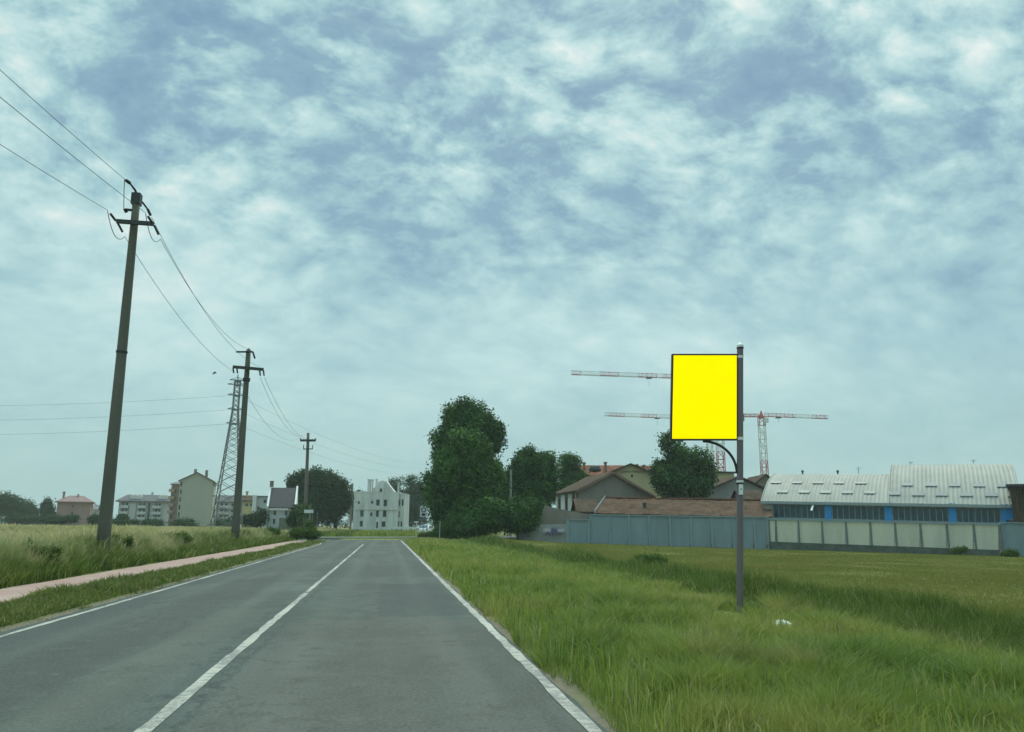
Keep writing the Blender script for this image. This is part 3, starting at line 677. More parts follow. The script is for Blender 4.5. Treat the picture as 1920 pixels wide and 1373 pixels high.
def house(name, label, cat, d, px0, px1, y_eave, y_base, depth, roof, wallm, roofm, wins=(), rz=0, peak=None, over=.4, group=None,
          balc=(), chim=(), left_wins=(), mull=1, trim=None, shut=None, drop=1.5, winframe=None, pane=None):
    o = atd(px0, y_base, d); s_ = d*math.cos(PITCH)/FPX; d0 = d; r0 = (o-CAM).dot(Rh)
    def X(px):
        k_ = r0/d0+(px-px0)*math.cos(PITCH)/FPX; return (k_*d0-r0)/(math.cos(rz)-k_*math.sin(rz))
    W = X(px1); sv = (d+.5*W*math.sin(rz))*math.cos(PITCH)/FPX*1.02
    e = empty(name, o, -YAW+rz, label, cat, group); H = (y_base-y_eave)*sv; Hp = (y_base-peak)*sv if peak else H+1.5
    Z = lambda y: (y_base-y)*sv
    ops = [(X(a), X(b), Z(y1), Z(y0)) for a, b, y0, y1 in wins]
    lops = list(left_wins)
    mb = MB(); z0 = -drop
    wall_face(mb, (0,0,0), (1,0,0), W, z0, H, ops, (0,1,0)); wall_face(mb, (0,depth,0), (0,-1,0), depth, z0, H, lops, (1,0,0))
    wall_face(mb, (W,0,0), (0,1,0), depth, z0, H, [], (-1,0,0)); wall_face(mb, (W,depth,0), (-1,0,0), W, z0, H, [], (0,-1,0))
    rb = MB(); ov = over; t_ = .18
    if roof == 'gable_y':      # gable towards the viewer
        mb.add([(0,0,H),(W,0,H),(W/2,0,Hp)], [(0,1,2)]); mb.add([(0,depth,H),(W,depth,H),(W/2,depth,Hp)], [(0,2,1)])
        sl_ = (Hp-H)/(W/2)
        rb.prism([(-ov,-ov,H-ov*sl_+.02),(W/2,-ov,Hp+.02),(W/2,-ov,Hp+.02+t_),(-ov,-ov,H-ov*sl_+.02+t_)], (0,0,0), (0,depth+2*ov,0))
        rb.prism([(W/2,-ov,Hp+.02),(W+ov,-ov,H-ov*sl_+.02),(W+ov,-ov,H-ov*sl_+.02+t_),(W/2,-ov,Hp+.02+t_)], (0,0,0), (0,depth+2*ov,0))
    elif roof == 'gable_x':
        for x_ in (0, W): mb.add([(x_,0,H),(x_,depth,H),(x_,depth/2,Hp)], [(0,1,2)])
        sl_ = (Hp-H)/(depth/2)
        rb.prism([(-ov,-ov,H-ov*sl_+.02),(-ov,depth/2,Hp+.02),(-ov,depth/2,Hp+.02+t_),(-ov,-ov,H-ov*sl_+.02+t_)], (0,0,0), (W+2*ov,0,0))
        rb.prism([(-ov,depth/2,Hp+.02),(-ov,depth+ov,H-ov*sl_+.02),(-ov,depth+ov,H-ov*sl_+.02+t_),(-ov,depth/2,Hp+.02+t_)], (0,0,0), (W+2*ov,0,0))
    elif roof == 'hip':
        i_ = min(W*.28, depth/2); a = [(-ov,-ov,H),(W+ov,-ov,H),(W+ov,depth+ov,H),(-ov,depth+ov,H),(i_,depth/2,Hp),(W-i_,depth/2,Hp)]
        rb.add(a, [(0,1,5,4),(1,2,5),(2,3,4,5),(3,0,4),(0,3,2,1)]); rb.box(-ov,W+ov,-ov,depth+ov,H-.22,H-.003)
    elif roof == 'mansard':
        i_ = 1.6; a = [(-ov,-ov,H),(W+ov,-ov,H),(W+ov,depth+ov,H),(-ov,depth+ov,H),(i_,i_,Hp),(W-i_,i_,Hp),(W-i_,depth-i_,Hp),(i_,depth-i_,Hp)]
        rb.add(a, [(0,1,5,4),(1,2,6,5),(2,3,7,6),(3,0,4,7),(4,5,6,7),(0,3,2,1)]); rb.box(-ov,W+ov,-ov,depth+ov,H-.22,H-.003)
    else:
        rb.box(-ov,W+ov,-ov,depth+ov,H+.003,H+.25)
    mb.build('wall', wallm, e); ro = rb.build('roof', roofm, e)
    for q in ops: window(e, (0,0,0), (1,0,0), q, (0,1,0), mull=mull, frame=winframe or M['frame'], pane=pane or M['glass'])
    for q in lops: window(e, (0,depth,0), (0,-1,0), q, (1,0,0), mull=mull, frame=winframe or M['frame'])
    for a, b, y in balc:
        bb = MB(); zb = Z(y); bb.box(X(a), X(b), -1.1, -.003, zb-.15, zb); bb.box(X(a), X(b), -1.1, -1.02, zb+.003, zb+.55)
        bb.box(X(a), X(a)+.08, -1.017, -.003, zb+.003, zb+.55); bb.box(X(b)-.08, X(b), -1.017, -.003, zb+.003, zb+.55); bb.build('balcony', wallm, e)
    for a, b, yt, yb, yy in chim:
        cb = MB(); cb.box(X(a), X(b), yy, yy+.7, Z(yb), Z(yt)); cb.box(X(a)-.1, X(b)+.1, yy-.1, yy+.8, Z(yt)+.003, Z(yt)+.2); cb.build('chimney', wallm, ro)
    return e, X, Z, W, H, Hp, ro

# ---- left hand buildings
e, X, Z, W, H, Hp, ro = house('pink_house', 'two storey pink house with low roof, left of the nearest concrete pole', 'house', 190, 103, 166, 942, 982, 9, 'hip', M['wall_pink'], M['roof_pink'],
      wins=[(131, 135, 948, 953), (131, 135, 960, 967), (122, 125, 966, 972), (140, 143, 966, 972), (151, 154, 950, 953)], peak=930, over=.5, chim=[(109, 113, 925, 938, 2.5), (137, 139, 929, 935, 3.5)], left_wins=[(3, 4.2, 3.6, 4.8)], rz=R_(24))
e, *_ = house('white_house', 'small white house with dark roof half hidden behind the pink house', 'house', 235, 166, 178, 957, 982, 8, 'gable_x', M['wall_white'], M['roof_grey'], wins=[(169, 172, 961, 965), (174, 176, 961, 965)], peak=950, rz=R_(24))
e, *_ = house('white_house', 'white house with light gable between the pink house and the pole', 'house', 220, 177, 192, 962, 982, 8, 'gable_y', M['wall_white'], M['roof_grey'], wins=[(180, 183, 967, 972)], peak=956, rz=R_(24))
aw = [(a, a+4, y, y+6) for y in (944, 955, 966) for a in (225, 232, 258, 265, 288, 294)]
e, X, Z, W, H, Hp, ro = house('apartment_block', 'long white apartment block with dark mansard roof and white dormers, right of the nearest pole', 'apartment block', 205, 219, 317, 941, 983, 12, 'mansard', M['wall_white'], M['roof_grey'],
      wins=aw+[(274, 279, 944, 976)], balc=[(255, 271, 953), (283, 300, 953), (255, 271, 964), (283, 300, 964), (255, 271, 974), (283, 300, 974), (222, 238, 953), (222, 238, 964)], peak=929, over=.8, chim=[(275, 278, 925, 932, 4)], rz=R_(18))
for a in (243, 250, 257, 296, 303, 309):
    y0, zz_ = -.15+.9, Z(937); db = MB(); xx = X(a); db.prism([(xx-.5, y0-.7, zz_), (xx+.5, y0-.7, zz_), (xx+.5, y0-.7, zz_+.8), (xx, y0-.7, zz_+1.2), (xx-.5, y0-.7, zz_+.8)], (0,0,0), (0,1.6,0)); db.build('dormer', M['trim'], ro)
cb = MB(); cb.box(X(239), X(252), -.35, -.02, -1.5, H-.3); cb.build('stair_bay', M['wall_white'], e)
# beige gable block with a rose side
e, X, Z, W, H, Hp, ro = house('apartment_block', 'tall beige apartment block showing a blank gable wall', 'apartment block', 185, 330, 393, 904, 982, 13, 'gable_y', M['wall_beige'], M['roof_grey'],
      wins=[(332, 335.5, y, y+9) for y in (906, 920, 934, 948, 961)], peak=889, over=.35, rz=R_(17), mull=0)
for zz_ in (1.0, 3.8, 6.6, 9.1):
    bb = MB(); bb.box(W+.003, W+1.0, 1, 4, zz_-.2, zz_); bb.box(W+.9, W+1.0, 1, 4, zz_+.003, zz_+.9); bb.build('balcony', M['wall_beige'], e)
e2, *_ = house('apartment_wing', 'rose coloured wing with balconies at the left side of the beige gable block', 'apartment block', 190, 315, 329.5, 911, 982, 9, 'gable_x', M['wall_rose'], M['roof_grey'],
      wins=[(318, 321.5, y, y+6) for y in (916, 929, 942, 955, 967)], peak=906, over=.35, balc=[(313, 324, y) for y in (923.5, 936.5, 949.5, 962.5)], rz=R_(10))
cb = MB()
for xx, hh_ in ((W/2-.6, 1.0), (W/2+1.9, .8)): cb.box(xx-.3, xx+.3, 2, 2.6, Hp-.8, Hp+hh_)
cb.build('chimney', M['wall_grey'], ro)
aw = [(a, a+4.5, y, y+5.5) for y in (945, 956, 967) for a in (397, 411, 419, 431, 438)]
e, *_ = house('apartment_block', 'white balconied apartment block partly behind the lattice pylon', 'apartment block', 205, 394, 447, 942, 983, 12, 'mansard', M['wall_white'], M['roof_grey'], wins=aw,
      balc=[(408, 427, y) for y in (953, 964, 974)], peak=930, over=.5, rz=R_(20))
e, *_ = house('yellow_house', 'pale yellow house just right of the second concrete pole', 'house', 165, 449, 474, 941, 982, 9, 'gable_x', M['wall_yellow'], M['roof_brown'], wins=[(457, 463, 945, 951), (466, 470, 945, 951)], peak=931, chim=[(456, 460, 924, 932, 3)], rz=R_(16))
e, X, Z, W, H, Hp, ro = house('white_house', 'modern flat roofed white house with one square dark window', 'house', 150, 472, 507, 934, 982, 9, 'flat', M['wall_white'], M['roof_grey'], wins=[(491, 497, 938, 945), (480, 485, 951, 958)], over=.15, mull=0, rz=R_(15))
cb = MB(); cb.box(X(471), X(478), -1.2, -.05, -1.5, Z(931)); cb.build('porch_tower', M['trim'], e)
# black roofed house
e, X, Z, W, H, Hp, ro = house('black_roofed_house', 'white house with steep black roof between two gable parapets', 'house', 130, 502, 549, 954, 985, 8, 'gable_x', M['wall_white'], M['roof_dark'],
      wins=[(511, 516.5, 957, 967), (532.5, 538, 957, 967), (511, 516, 973, 983), (537, 542, 976, 982)], peak=917, over=.05, mull=0, rz=R_(13))
pb = MB()
for xa in (-.35, W+.06):
    pb.prism([(xa,-.2,-1.5),(xa,8.2,-1.5),(xa,8.2,H),(xa,4,Hp+.55),(xa,-.2,H+.3)], (0,0,0), (.28,0,0))
pb.build('gable_parapet', M['trim'], e)
cb = MB(); cb.box(-.35, .25, 3.7, 4.3, Hp+.3, Hp+1.3); cb.build('chimney', M['wall_grey'], ro)
cb = MB(); cb.box(X(502), X(549), -.35, -.06, H-.35, H-.05); cb.build('gutter', M['trim'], e)
cb = MB(); cb.box(X(524), X(546), -1.6, -.2, -1.5, Z(972)); cb.build('terrace', M['wall_stone'], e)
e, *_ = house('stone_shed', 'ivy stained stone shed right of the black roofed house', 'shed', 120, 549, 566, 950, 985, 5, 'flat', M['wall_stone'], M['wall_stone'], over=.05)

# ---- derelict white villa
vz = lambda x, y: (600+x/5.818, 860+y/5.818)
vw_ = [(430,470,570,640),(430,466,680,745),(540,566,592,636),(602,637,570,642),(677,720,570,642),(600,642,455,522),(682,722,455,528),(397,422,472,506),(545,570,470,500),(610,632,692,760),(668,713,685,745)]
wv = [(*[600+v/5.818 for v in q[:2]], *[860+v/5.818 for v in q[2:]]) for q in vw_]
e, X, Z, W, H, Hp, ro = house('derelict_villa', 'derelict white villa with raised gable and tall chimneys at the end of the road', 'villa', 190, 661, 744, 926, 989, 10, 'flat', M['wall_ruin'], M['wall_ruin'], wins=wv, over=.05, mull=0, drop=2.5)
gb = MB(); gx0, gx1, gp = X(694), X(737), X(714)
gb.prism([(gx0,-.04,H+.26),(gx1,-.04,H+.26),(gx1-.6,-.04,Z(918)),(gp+.9,-.04,Z(905)),(gp-.9,-.04,Z(905)),(gx0+.6,-.04,Z(917))], (0,0,0), (0,3,0)); gb.build('raised_gable', M['wall_ruin'], e)
ab = MB(); ab.box(X(709.5), X(713.5), -.09, -.045, Z(924.5), Z(918)); ab.build('attic_opening', M['glass'], e)
for a, b, yt in ((685, 691, 902.5), (693, 695, 903), (700, 703, 902), (711, 715, 904.5), (742, 744.5, 908.5)):
    cb = MB(); cb.box(X(a), X(b), .5, 1.3, H+.26, Z(yt)); cb.box(X(a)-.08, X(b)+.08, .42, 1.38, Z(yt)+.003, Z(yt)+.22); cb.build('chimney', M['wall_ruin'], ro)
nb = MB()
for a, b, y in ((696, 701, 917), (721, 727, 915), (678, 684, 923)): nb.box(X(a), X(b), .2, 2.2, H+.26, Z(y))
nb.build('broken_parapet', M['wall_ruin'], ro)
cb = MB(); cb.box(X(661)-.1, X(744)+.1, -.14, -.003, Z(957), Z(955.8)); cb.build('cornice', M['wall_ruin'], e)
e2, X2, Z2, W2, H2, *_ = house('villa_wing', 'right hand wing of the derelict white villa with narrow windows', 'villa', 192, 744.6, 757, 929, 989, 9, 'flat', M['wall_ruin'], M['wall_ruin'],
     wins=[(745.5, 749, 938, 950), (751.5, 755, 938, 950), (745.5, 748.5, 978, 988), (750.5, 754, 978, 988), (746, 748.5, 960, 971)], over=.05, mull=0, drop=2.5)
cb = MB(); cb.tube([(0,0,-1),(0,0,(985-907)*190*.98/1480)], .28, 8)
st = empty('smokestack', atd(657, 985, 191), 0, 'thin grey stack rising left of the derelict villa', 'chimney'); cb.build('stack', M['wall_grey'], st)
# guard rail
gr_ = empty('guard_rail', atd(733, 997, 128), -YAW, 'low pale guard rail in front of the villa and the rounded tree', 'guard rail')
s_ = 128*.98/1480; gb = MB(); gb.box(0, 47*s_, 0, .06, .45, .75); gb.build('rail', M['white_sign'], gr_)
for k_ in range(6): gb = MB(); x_ = .1+k_*(46*s_)/5; gb.box(x_-.06, x_+.06, .063, .16, -.6, .7); gb.build('post', M['galv'], gr_)

# ---- right hand farm buildings
# barn
D = 100; s_ = D*.98/1480; o = atd(1084.5, 957, D); rzb = R_(-13)
e = empty('barn', o, -YAW+R_(11), 'old grey plastered barn with wide gable and brick red roof edge', 'barn'); Wb_ = 145*s_; dp = 11
He = (957-921)*s_*1.02; Hk = (957-888)*s_*1.02; pkx = Wb_*.47
mb = MB(); z0 = -3
wall_face(mb, (0,0,0), (1,0,0), Wb_, z0, He-.6, [], (0,1,0))
mb.add([(0,0,He-.6),(Wb_,0,He-.6),(pkx,0,Hk),(0,0,He)], [(0,1,2,3)]); mb.add([(0,dp,He-.6),(Wb_,dp,He-.6),(pkx,dp,Hk),(0,dp,He)], [(3,2,1,0)])
lop = [(dp*k_+.8, dp*k_+dp*.22, .15, He-.7) for k_ in (.03, .36, .68)]
wall_face(mb, (0,dp,0), (0,-1,0), dp, z0, He, lop, (1,0,0)); wall_face(mb, (Wb_,0,0), (0,1,0), dp, z0, He-.6, [], (-1,0,0)); mb.build('wall', M['wall_grey'], e)
for a, b in ((-.02, .8), (.22*dp+.03*dp, .36*dp+.8), (.22*dp+.36*dp, .68*dp+.8), (.9*dp, dp)):
    bb = MB(); bb.box(-.10, -.003, max(0, dp-b), dp-a, -1, He-.25); bb.build('pilaster', M['trim'], e)
for q in lop: window(e, (0,dp,0), (0,-1,0), q, (1,0,0), frame=M['shutter'], pane=M['wall_brick'], mull=0)
rb = MB(); t_ = .22; ov = .45; sl1 = (Hk-He)/pkx; sl2 = (Hk-He+.6)/(Wb_-pkx)
rb.prism([(-ov,-ov,He-ov*sl1),(pkx,-ov,Hk),(pkx,-ov,Hk+t_),(-ov,-ov,He-ov*sl1+t_)], (0,0,0), (0,dp+2*ov,0)); rb.prism([(pkx,-ov,Hk),(Wb_+ov,-ov,He-.6-ov*sl2),(Wb_+ov,-ov,He-.6-ov*sl2+t_),(pkx,-ov,Hk+t_)], (0,0,0), (0,dp+2*ov,0))
rb.build('roof', M['roof_brown'], e)
rb = MB(); rb.prism([(-ov,-ov-.06,He-ov*sl1-.1),(pkx,-ov-.06,Hk-.1),(pkx,-ov-.06,Hk+t_+.03),(-ov,-ov-.06,He-ov*sl1+t_+.03)], (0,0,0), (0,.057,0)); rb.prism([(pkx,-ov-.06,Hk-.1),(Wb_+ov,-ov-.06,He-.6-ov*sl2-.1),(Wb_+ov,-ov-.06,He-.6-ov*sl2+t_+.03),(pkx,-ov-.06,Hk+t_+.03)], (0,0,0), (0,.057,0)); rb.build('verge_board', M['wall_brick'], e)
cb = MB(); cb.box(-.16, -.01, -.16, .35, -1, He-.2); cb.build('brick_corner', M['wall_brick'], e)
# farmhouse behind
e, X, Z, W, H, Hp, ro = house('farmhouse', 'farmhouse behind the barn with orange tiled roof and several chimneys', 'farmhouse', 128, 1096, 1246, 897, 960, 10, 'gable_x', M['wall_yellow'], M['roof_orange'], peak=872, over=.4)
for a, b, yt, yb, yy in ((1098, 1101.5, 869, 882, 3), (1138, 1142, 869, 888, 2), (1202, 1206, 871, 880, 4), (1217, 1220, 872, 880, 4)):
    cb = MB(); cb.box(X(a), X(b), yy, yy+.5, Z(yb), Z(yt)); cb.box(X(a)-.1, X(b)+.1, yy-.1, yy+.6, Z(yt)+.003, Z(yt)+.25); cb.build('chimney', M['wall_brick'], ro)
rb = MB(); rb.lathe([(0.1, 0), (.9, .15), (1.0, .5), (.75, 1.0), (.15, 1.2)], 12, (X(1116), -.5, Z(888))); rb.build('roof_vent', M['steel'], ro)
e, X, Z, W, H, Hp, ro = house('gabled_house', 'pale yellow gabled house front peeking over the barn roof', 'house', 122, 1146, 1222, 888, 960, 7, 'gable_y', M['wall_yellow'], M['roof_brown'], wins=[(1184.5, 1189, 891, 897), (1166, 1170, 884, 890)], peak=873, over=.5, mull=0)
# pale gabled building behind the sign post
e, X, Z, W, H, Hp, ro = house('gabled_shed', 'pale grey gabled shed directly behind the sign post', 'shed', 104, 1300, 1472, 934, 975, 12, 'gable_y', M['wall_pale'], M['roof_brown'], peak=897, over=.7, rz=R_(9))
bb = MB(); bb.box(-2.6, -.05, 0, 10, -2, H-1.0); bb.build('lean_to', M['shutter'], e)
sl_ = (Hp-H)/(W/2); rb = MB(); rb.prism([(-3.0,-.65,H-3.0*sl_),(-.72,-.65,H-.72*sl_),(-.72,-.65,H-.72*sl_+.15),(-3.0,-.65,H-3.0*sl_+.15)], (0,0,0), (0,11,0)); rb.build('lean_to_roof', M['roof_brown'], e)
e, X, Z, W, H, Hp, ro = house('yellow_shed', 'small ochre house with dark flat roof behind the ragged tree', 'house', 125, 1345, 1380, 889, 960, 8, 'flat', M['wall_yellow'], M['roof_dark'], over=.3, chim=[(1352, 1358, 880, 889, 2)])
e, *_ = house('green_roof_shed', 'shed with dull greenish roof between the pale gable and the factory', 'shed', 112, 1417, 1462, 910, 960, 8, 'gable_y', M['wall_grey'], M['roof_brown'], peak=893, over=.3)
# long red roofed outbuilding directly behind the wall
D = 88; s_ = D*.98/1480; A = atd(1124, 962, D); B = atd(1441, 969, D-5.5); ux = (B-A); Lr = ux.length; rzz = math.atan2(ux.y, ux.x)
e = empty('long_outbuilding', A, rzz, 'long low outbuilding with weathered red tile roof just behind the blue grey wall', 'outbuilding')
mb = MB(); dz = B.z-A.z; dp = 5.5; hr = 1.75
mb.prism([(0,0,-3.2),(Lr,0,-3.2),(Lr,0,dz-.02),(0,0,-.02)], (0,0,0), (0,dp*2,0)); mb.build('wall', M['wall_grey'], e)
def sheet(mb, nx_, x0, x1, y0, y1, fz, th=.14):
    v = []; 
    for j in range(nx_+1):
        x = x0+(x1-x0)*j/nx_
        for (yy) in (y0, (y0+y1)/2, y1): v.append((x, yy, fz(x, yy)+random.uniform(-.04, .04)))
    mb.add(v, [(3*j+k_, 3*(j+1)+k_, 3*(j+1)+k_+1, 3*j+k_+1) for j in range(nx_) for k_ in (0, 1)])
    mb.add([(p[0], p[1], p[2]-th) for p in v], [(3*j+k_, 3*(j+1)+k_, 3*(j+1)+k_+1, 3*j+k_+1) for j in range(nx_) for k_ in (0, 1)])
    ed = [3*j for j in range(nx_+1)]; n_ = len(v)
    base_ = len(mb.v)-2*n_
    for j in range(nx_):
        a, b = base_+3*j, base_+3*(j+1); mb.f.append((a, b, b+n_, a+n_)); mb.m.append(0)
rb = MB(); sheet(rb, 40, -.4, Lr+.3, -.45, dp, lambda x, y: dz*x/Lr+hr*(y+.3)/(dp+.3)+.03); sheet(rb, 40, -.4, Lr+.3, dp, dp*2+.4, lambda x, y: dz*x/Lr+hr*(2*dp+.3-y)/(dp+.3)+.03)
ro = rb.build('roof', M['roof_red'], e)
rb = MB(); rb.tube([(-.4, dp, hr+.12), (Lr*.3, dp, hr+dz*.3+.06), (Lr*.62, dp, hr+dz*.62+.14), (Lr+.3, dp, hr+dz+.1)], .12, 6); rb.build('ridge_tiles', M['roof_orange'], ro)
gb = MB(); gb.prism([(-.47,-.5,-3),(-.47,2*dp+.3,-3),(-.47,2*dp+.3,.1),(-.47,dp,hr+.35),(-.47,-.5,.25)], (0,0,0), (.05,0,0)); gb.build('gable_wall', M['wall_pale'], e)
vb = MB(); vb.box(Lr*.25, Lr*.25+.35, 2.1, 2.5, hr*.4, hr*.4+.45); vb.build('roof_vent', M['steel'], ro)
# dark lower roof at its left end
e, X, Z, W, H, Hp, ro = house('tiled_lean_to', 'dark tiled lean-to roof at the left end of the long outbuilding', 'outbuilding', 90, 1086, 1121, 962, 985, 9, 'gable_x', M['wall_grey'], M['roof_brown'], peak=938, over=.3)
e, *_ = house('tiled_shed', 'small brown tiled shed between the sign post and the factory', 'shed', 97, 1396, 1440, 944, 985, 6, 'gable_x', M['wall_brick'], M['roof_brown'], peak=922, over=.2)
# old plaster wall and graffiti wall
def slopewall(name, label, cat, mt, pts, thick=.35, zlow=-1.4, extra=None):
    """pts: (px, y_top, d) along the wall"""
    P = [atd(a, b, c_) for a, b, c_ in pts]; o = Vector((P[0].x, P[0].y, 0)); e = empty(name, o, 0, label, cat); mb = MB()
    for i in range(len(P)-1):
        a, b = P[i]-o, P[i+1]-o; n_ = Vector((-(b.y-a.y), b.x-a.x, 0)).normalized()*thick
        mb.prism([(a.x,a.y,zlow),(b.x,b.y,zlow),(b.x,b.y,b.z),(a.x,a.y,a.z)], (0,0,0), n_)
    mb.build('wall_face', mt, e); return e, P, o
slopewall('old_plaster_wall', 'brown grey plaster wall with sloping top at the left end of the blue grey wall', 'wall', M['wall_grey'], [(1004, 985, 87.2), (1012, 972, 87), (1021, 948, 86.8), (1046, 954, 86.4), (1105, 965, 85.6)])
e, P, o = slopewall('graffiti_wall', 'low whitish crumbling wall with pale graffiti left of the blue grey wall', 'wall', M['wall_pale'], [(968, 1001, 85.4), (986, 993, 85.3), (1000, 988, 85.2), (1016, 983.5, 85.1), (1063, 983, 84.7)], thick=.25)
for k_, (a, b, c1, c2) in enumerate(((1018, 1034, 989, 999), (1030, 1048, 988, 1000), (1044, 1060, 990, 1000), (1022, 1052, 997, 1004))):
    pts = []; 
    for i in range(16):
        u = i/15; pts.append(atd(a+(b-a)*u, (c1+c2)/2+(c2-c1)*.45*math.sin(i*1.9+k_*2), 84.62)-o)
    gb = MB(); gb.tube(pts, .07, 5); gb.build('graffiti_stroke', M['graffiti_a'] if k_ % 2 == 0 else M['graffiti_b'], e)

# ---- the long wall
WP1 = rd((1070-960)/1480*84*.98, 84); WP2 = rd((1850-960)/1480*72*.98, 72)
WU = (WP2-WP1); WU.z = 0; WU.normalize(); WN = Vector((-WU.y, WU.x, 0))     # WN points away from the viewer
if WN.dot(Fh) < 0: WN = -WN
def wpt(px, py):       # point on the vertical wall plane
    r = ray(px, py); t_ = (WP1-CAM).dot(WN)/r.dot(WN); return CAM+r*t_
def lin(a, b, x): return a[1]+(b[1]-a[1])*(x-a[0])/(b[0]-a[0])
def longwall(name, label, pxs, ytop, ybot, mt, postm, postw=.16, cap=None, plinth=None, off=0, skip_first=False):
    o = wpt(pxs[0], ybot(pxs[0])); e = empty(name, o, 0, label, 'wall')
    for i, a in enumerate(pxs):
        p0, p1 = wpt(a, ytop(a))-o, wpt(a, ybot(a))-o; pb = MB(); u = WU*postw/2; zlo = p1.z-.5
        pb.prism([Vector((p0.x,p0.y,zlo))-u-WN*.07, Vector((p0.x,p0.y,zlo))+u-WN*.07, Vector((p0.x,p0.y,p0.z))+u-WN*.07, Vector((p0.x,p0.y,p0.z))-u-WN*.07], (0,0,0), WN*.22)
        pb.build('post', postm, e)
        if i == len(pxs)-1: break
        b = pxs[i+1]; q0, q1 = wpt(b, ytop(b))-o, wpt(b, ybot(b))-o; g_ = WU*(postw/2+.004); mb = MB()
        mb.prism([Vector((p1.x,p1.y,p1.z-.5*(plinth is None)))+g_, Vector((q1.x,q1.y,q1.z-.5*(plinth is None)))-g_, q0-g_-Vector((0,0,.03)), p0+g_-Vector((0,0,.03))], (0,0,0), WN*.12)
        mb.build('panel', mt, e)
    a, b = pxs[0], pxs[-1]; p0, q0 = wpt(a, ytop(a))-o, wpt(b, ytop(b))-o
    if cap:
        cb = MB(); cb.prism([p0+Vector((0,0,.006))-WU*.1-WN*.1, q0+Vector((0,0,.006))+WU*.1-WN*.1, q0+Vector((0,0,cap))+WU*.1-WN*.1, p0+Vector((0,0,cap))-WU*.1-WN*.1], (0,0,0), WN*.32); cb.build('coping', M['post_blue'], e)
    if plinth:
        p1, q1 = wpt(a, ybot(a)+.1)-o, wpt(b, ybot(b)+.1)-o; cb = MB()
        cb.prism([Vector((p1.x,p1.y,p1.z-1.3))-WN*.13, Vector((q1.x,q1.y,q1.z-1.3))-WN*.13, q1-WN*.13, p1-WN*.13], (0,0,0), WN*.3); cb.build('plinth', M['plinth'], e)
    return e
ytg = lambda x: lin((1106, 966.5), (1440, 971.5), x); ybg = lambda x: lin((1070, 1014), (1440, 1023), x)
e = longwall('boundary_wall_end', 'lower first bay of the blue grey wall beside the graffiti wall', [1065, 1105.2], lambda x: 975.5, ybg, M['wall_blue_grey'], M['post_blue'], .35, cap=.1)
e = longwall('boundary_wall', 'long blue grey panelled concrete wall left of and behind the sign post', [1107.5, 1143, 1179.5, 1217, 1256, 1295, 1334, 1374, 1414, 1438.5], ytg, ybg, M['wall_blue_grey'], M['post_blue'], .20, cap=.12)
ytc = lambda x: lin((1440, 974.8), (1873, 984.5), x); ybc = lambda x: lin((1455, 1016), (1875, 1031.5), x)
e = longwall('cream_panel_wall', 'wall of cream painted panels with dark posts in front of the factory', [1441.5, 1454.5, 1496.7, 1541, 1586, 1631.5, 1678, 1725.5, 1775, 1825.5, 1873.5], ytc, ybc, M['cream'], M['post_dark'], .15, cap=.17, plinth=True)
e = longwall('boundary_wall', 'plain blue grey wall right of the cream panels at the photo edge', [1877, 1925, 1975], lambda x: lin((1873, 981), (1920, 982), x), lambda x: lin((1875, 1040), (1920, 1042), x), M['wall_blue_grey'], M['wall_blue_grey'], .1, cap=.1)

# ---- factory
A = atd(1433, 938, 85); B = atd(1912, 945.5, 74); ux = (B-A); Lf = ux.length; rzz = math.atan2(ux.y, ux.x); tilt = math.asin((B.z-A.z)/Lf)
fe = empty('factory', A, 0, 'long factory hall with two pale corrugated barrel roofs, window band and blue pillars', 'factory'); fe.rotation_euler = (0, -tilt, rzz)
bpy.context.view_layer.update(); MW = fe.matrix_world.copy()
def fx(px, y=0, z=0): return bis(lambda x: proj(MW @ Vector((x, y, z)))[0]-px, -20, Lf+40)
def fz(py, x, y=0): return bis(lambda z: proj(MW @ Vector((x, y, z)))[1]-py, -12, 20)
zt, zb = -.35, fz(972, 2)
bays = [(244, 590), (634, 990), (1037, 1415), (1461, 1760)]
bx = [(fx(1380+a/3.556), fx(1380+b/3.556)) for a, b in bays]
mb = MB(); ops = [(a, b, zb, zt) for a, b in bx]
wall_face(mb, (0,0,0), (1,0,0), Lf, -6.5, -.02, ops, (0,1,0), .3)
T1, T2 = 9.0, 10.0; xr = fx(1668, 2, 1)
for x_, dd_ in ((0, 1), (Lf, -1)): mb.add([(x_,0,-6.5),(x_,2*T1,-6.5),(x_,2*T1,-.02),(x_,0,-.02)], [(0,1,2,3)])
mb.add([(0,2*T1,-6.5),(Lf,2*T1,-6.5),(Lf,2*T1,-.02),(0,2*T1,-.02)], [(0,1,2,3)])
z1 = fz(891, fx(1480, T1, 3.5), T1); z2 = fz(873, fx(1780, T2, 4.5), T2)
x0l = fx(1454, T1, z1)
for T_, zz_, xa in ((T1, z1, 0), (T1, z1*.98, xr-.05), (T2, z2, xr), (T2, z2, Lf)):
    pr = [(xa, T_*2*i/16, zz_*(1-(1-2*i/16)**2)-.05) for i in range(17)]; mb.add(pr+[(xa, 2*T_, -.02), (xa, 0, -.02)], [tuple(range(19))])
mb.build('wall', M['wall_pale'], fe)
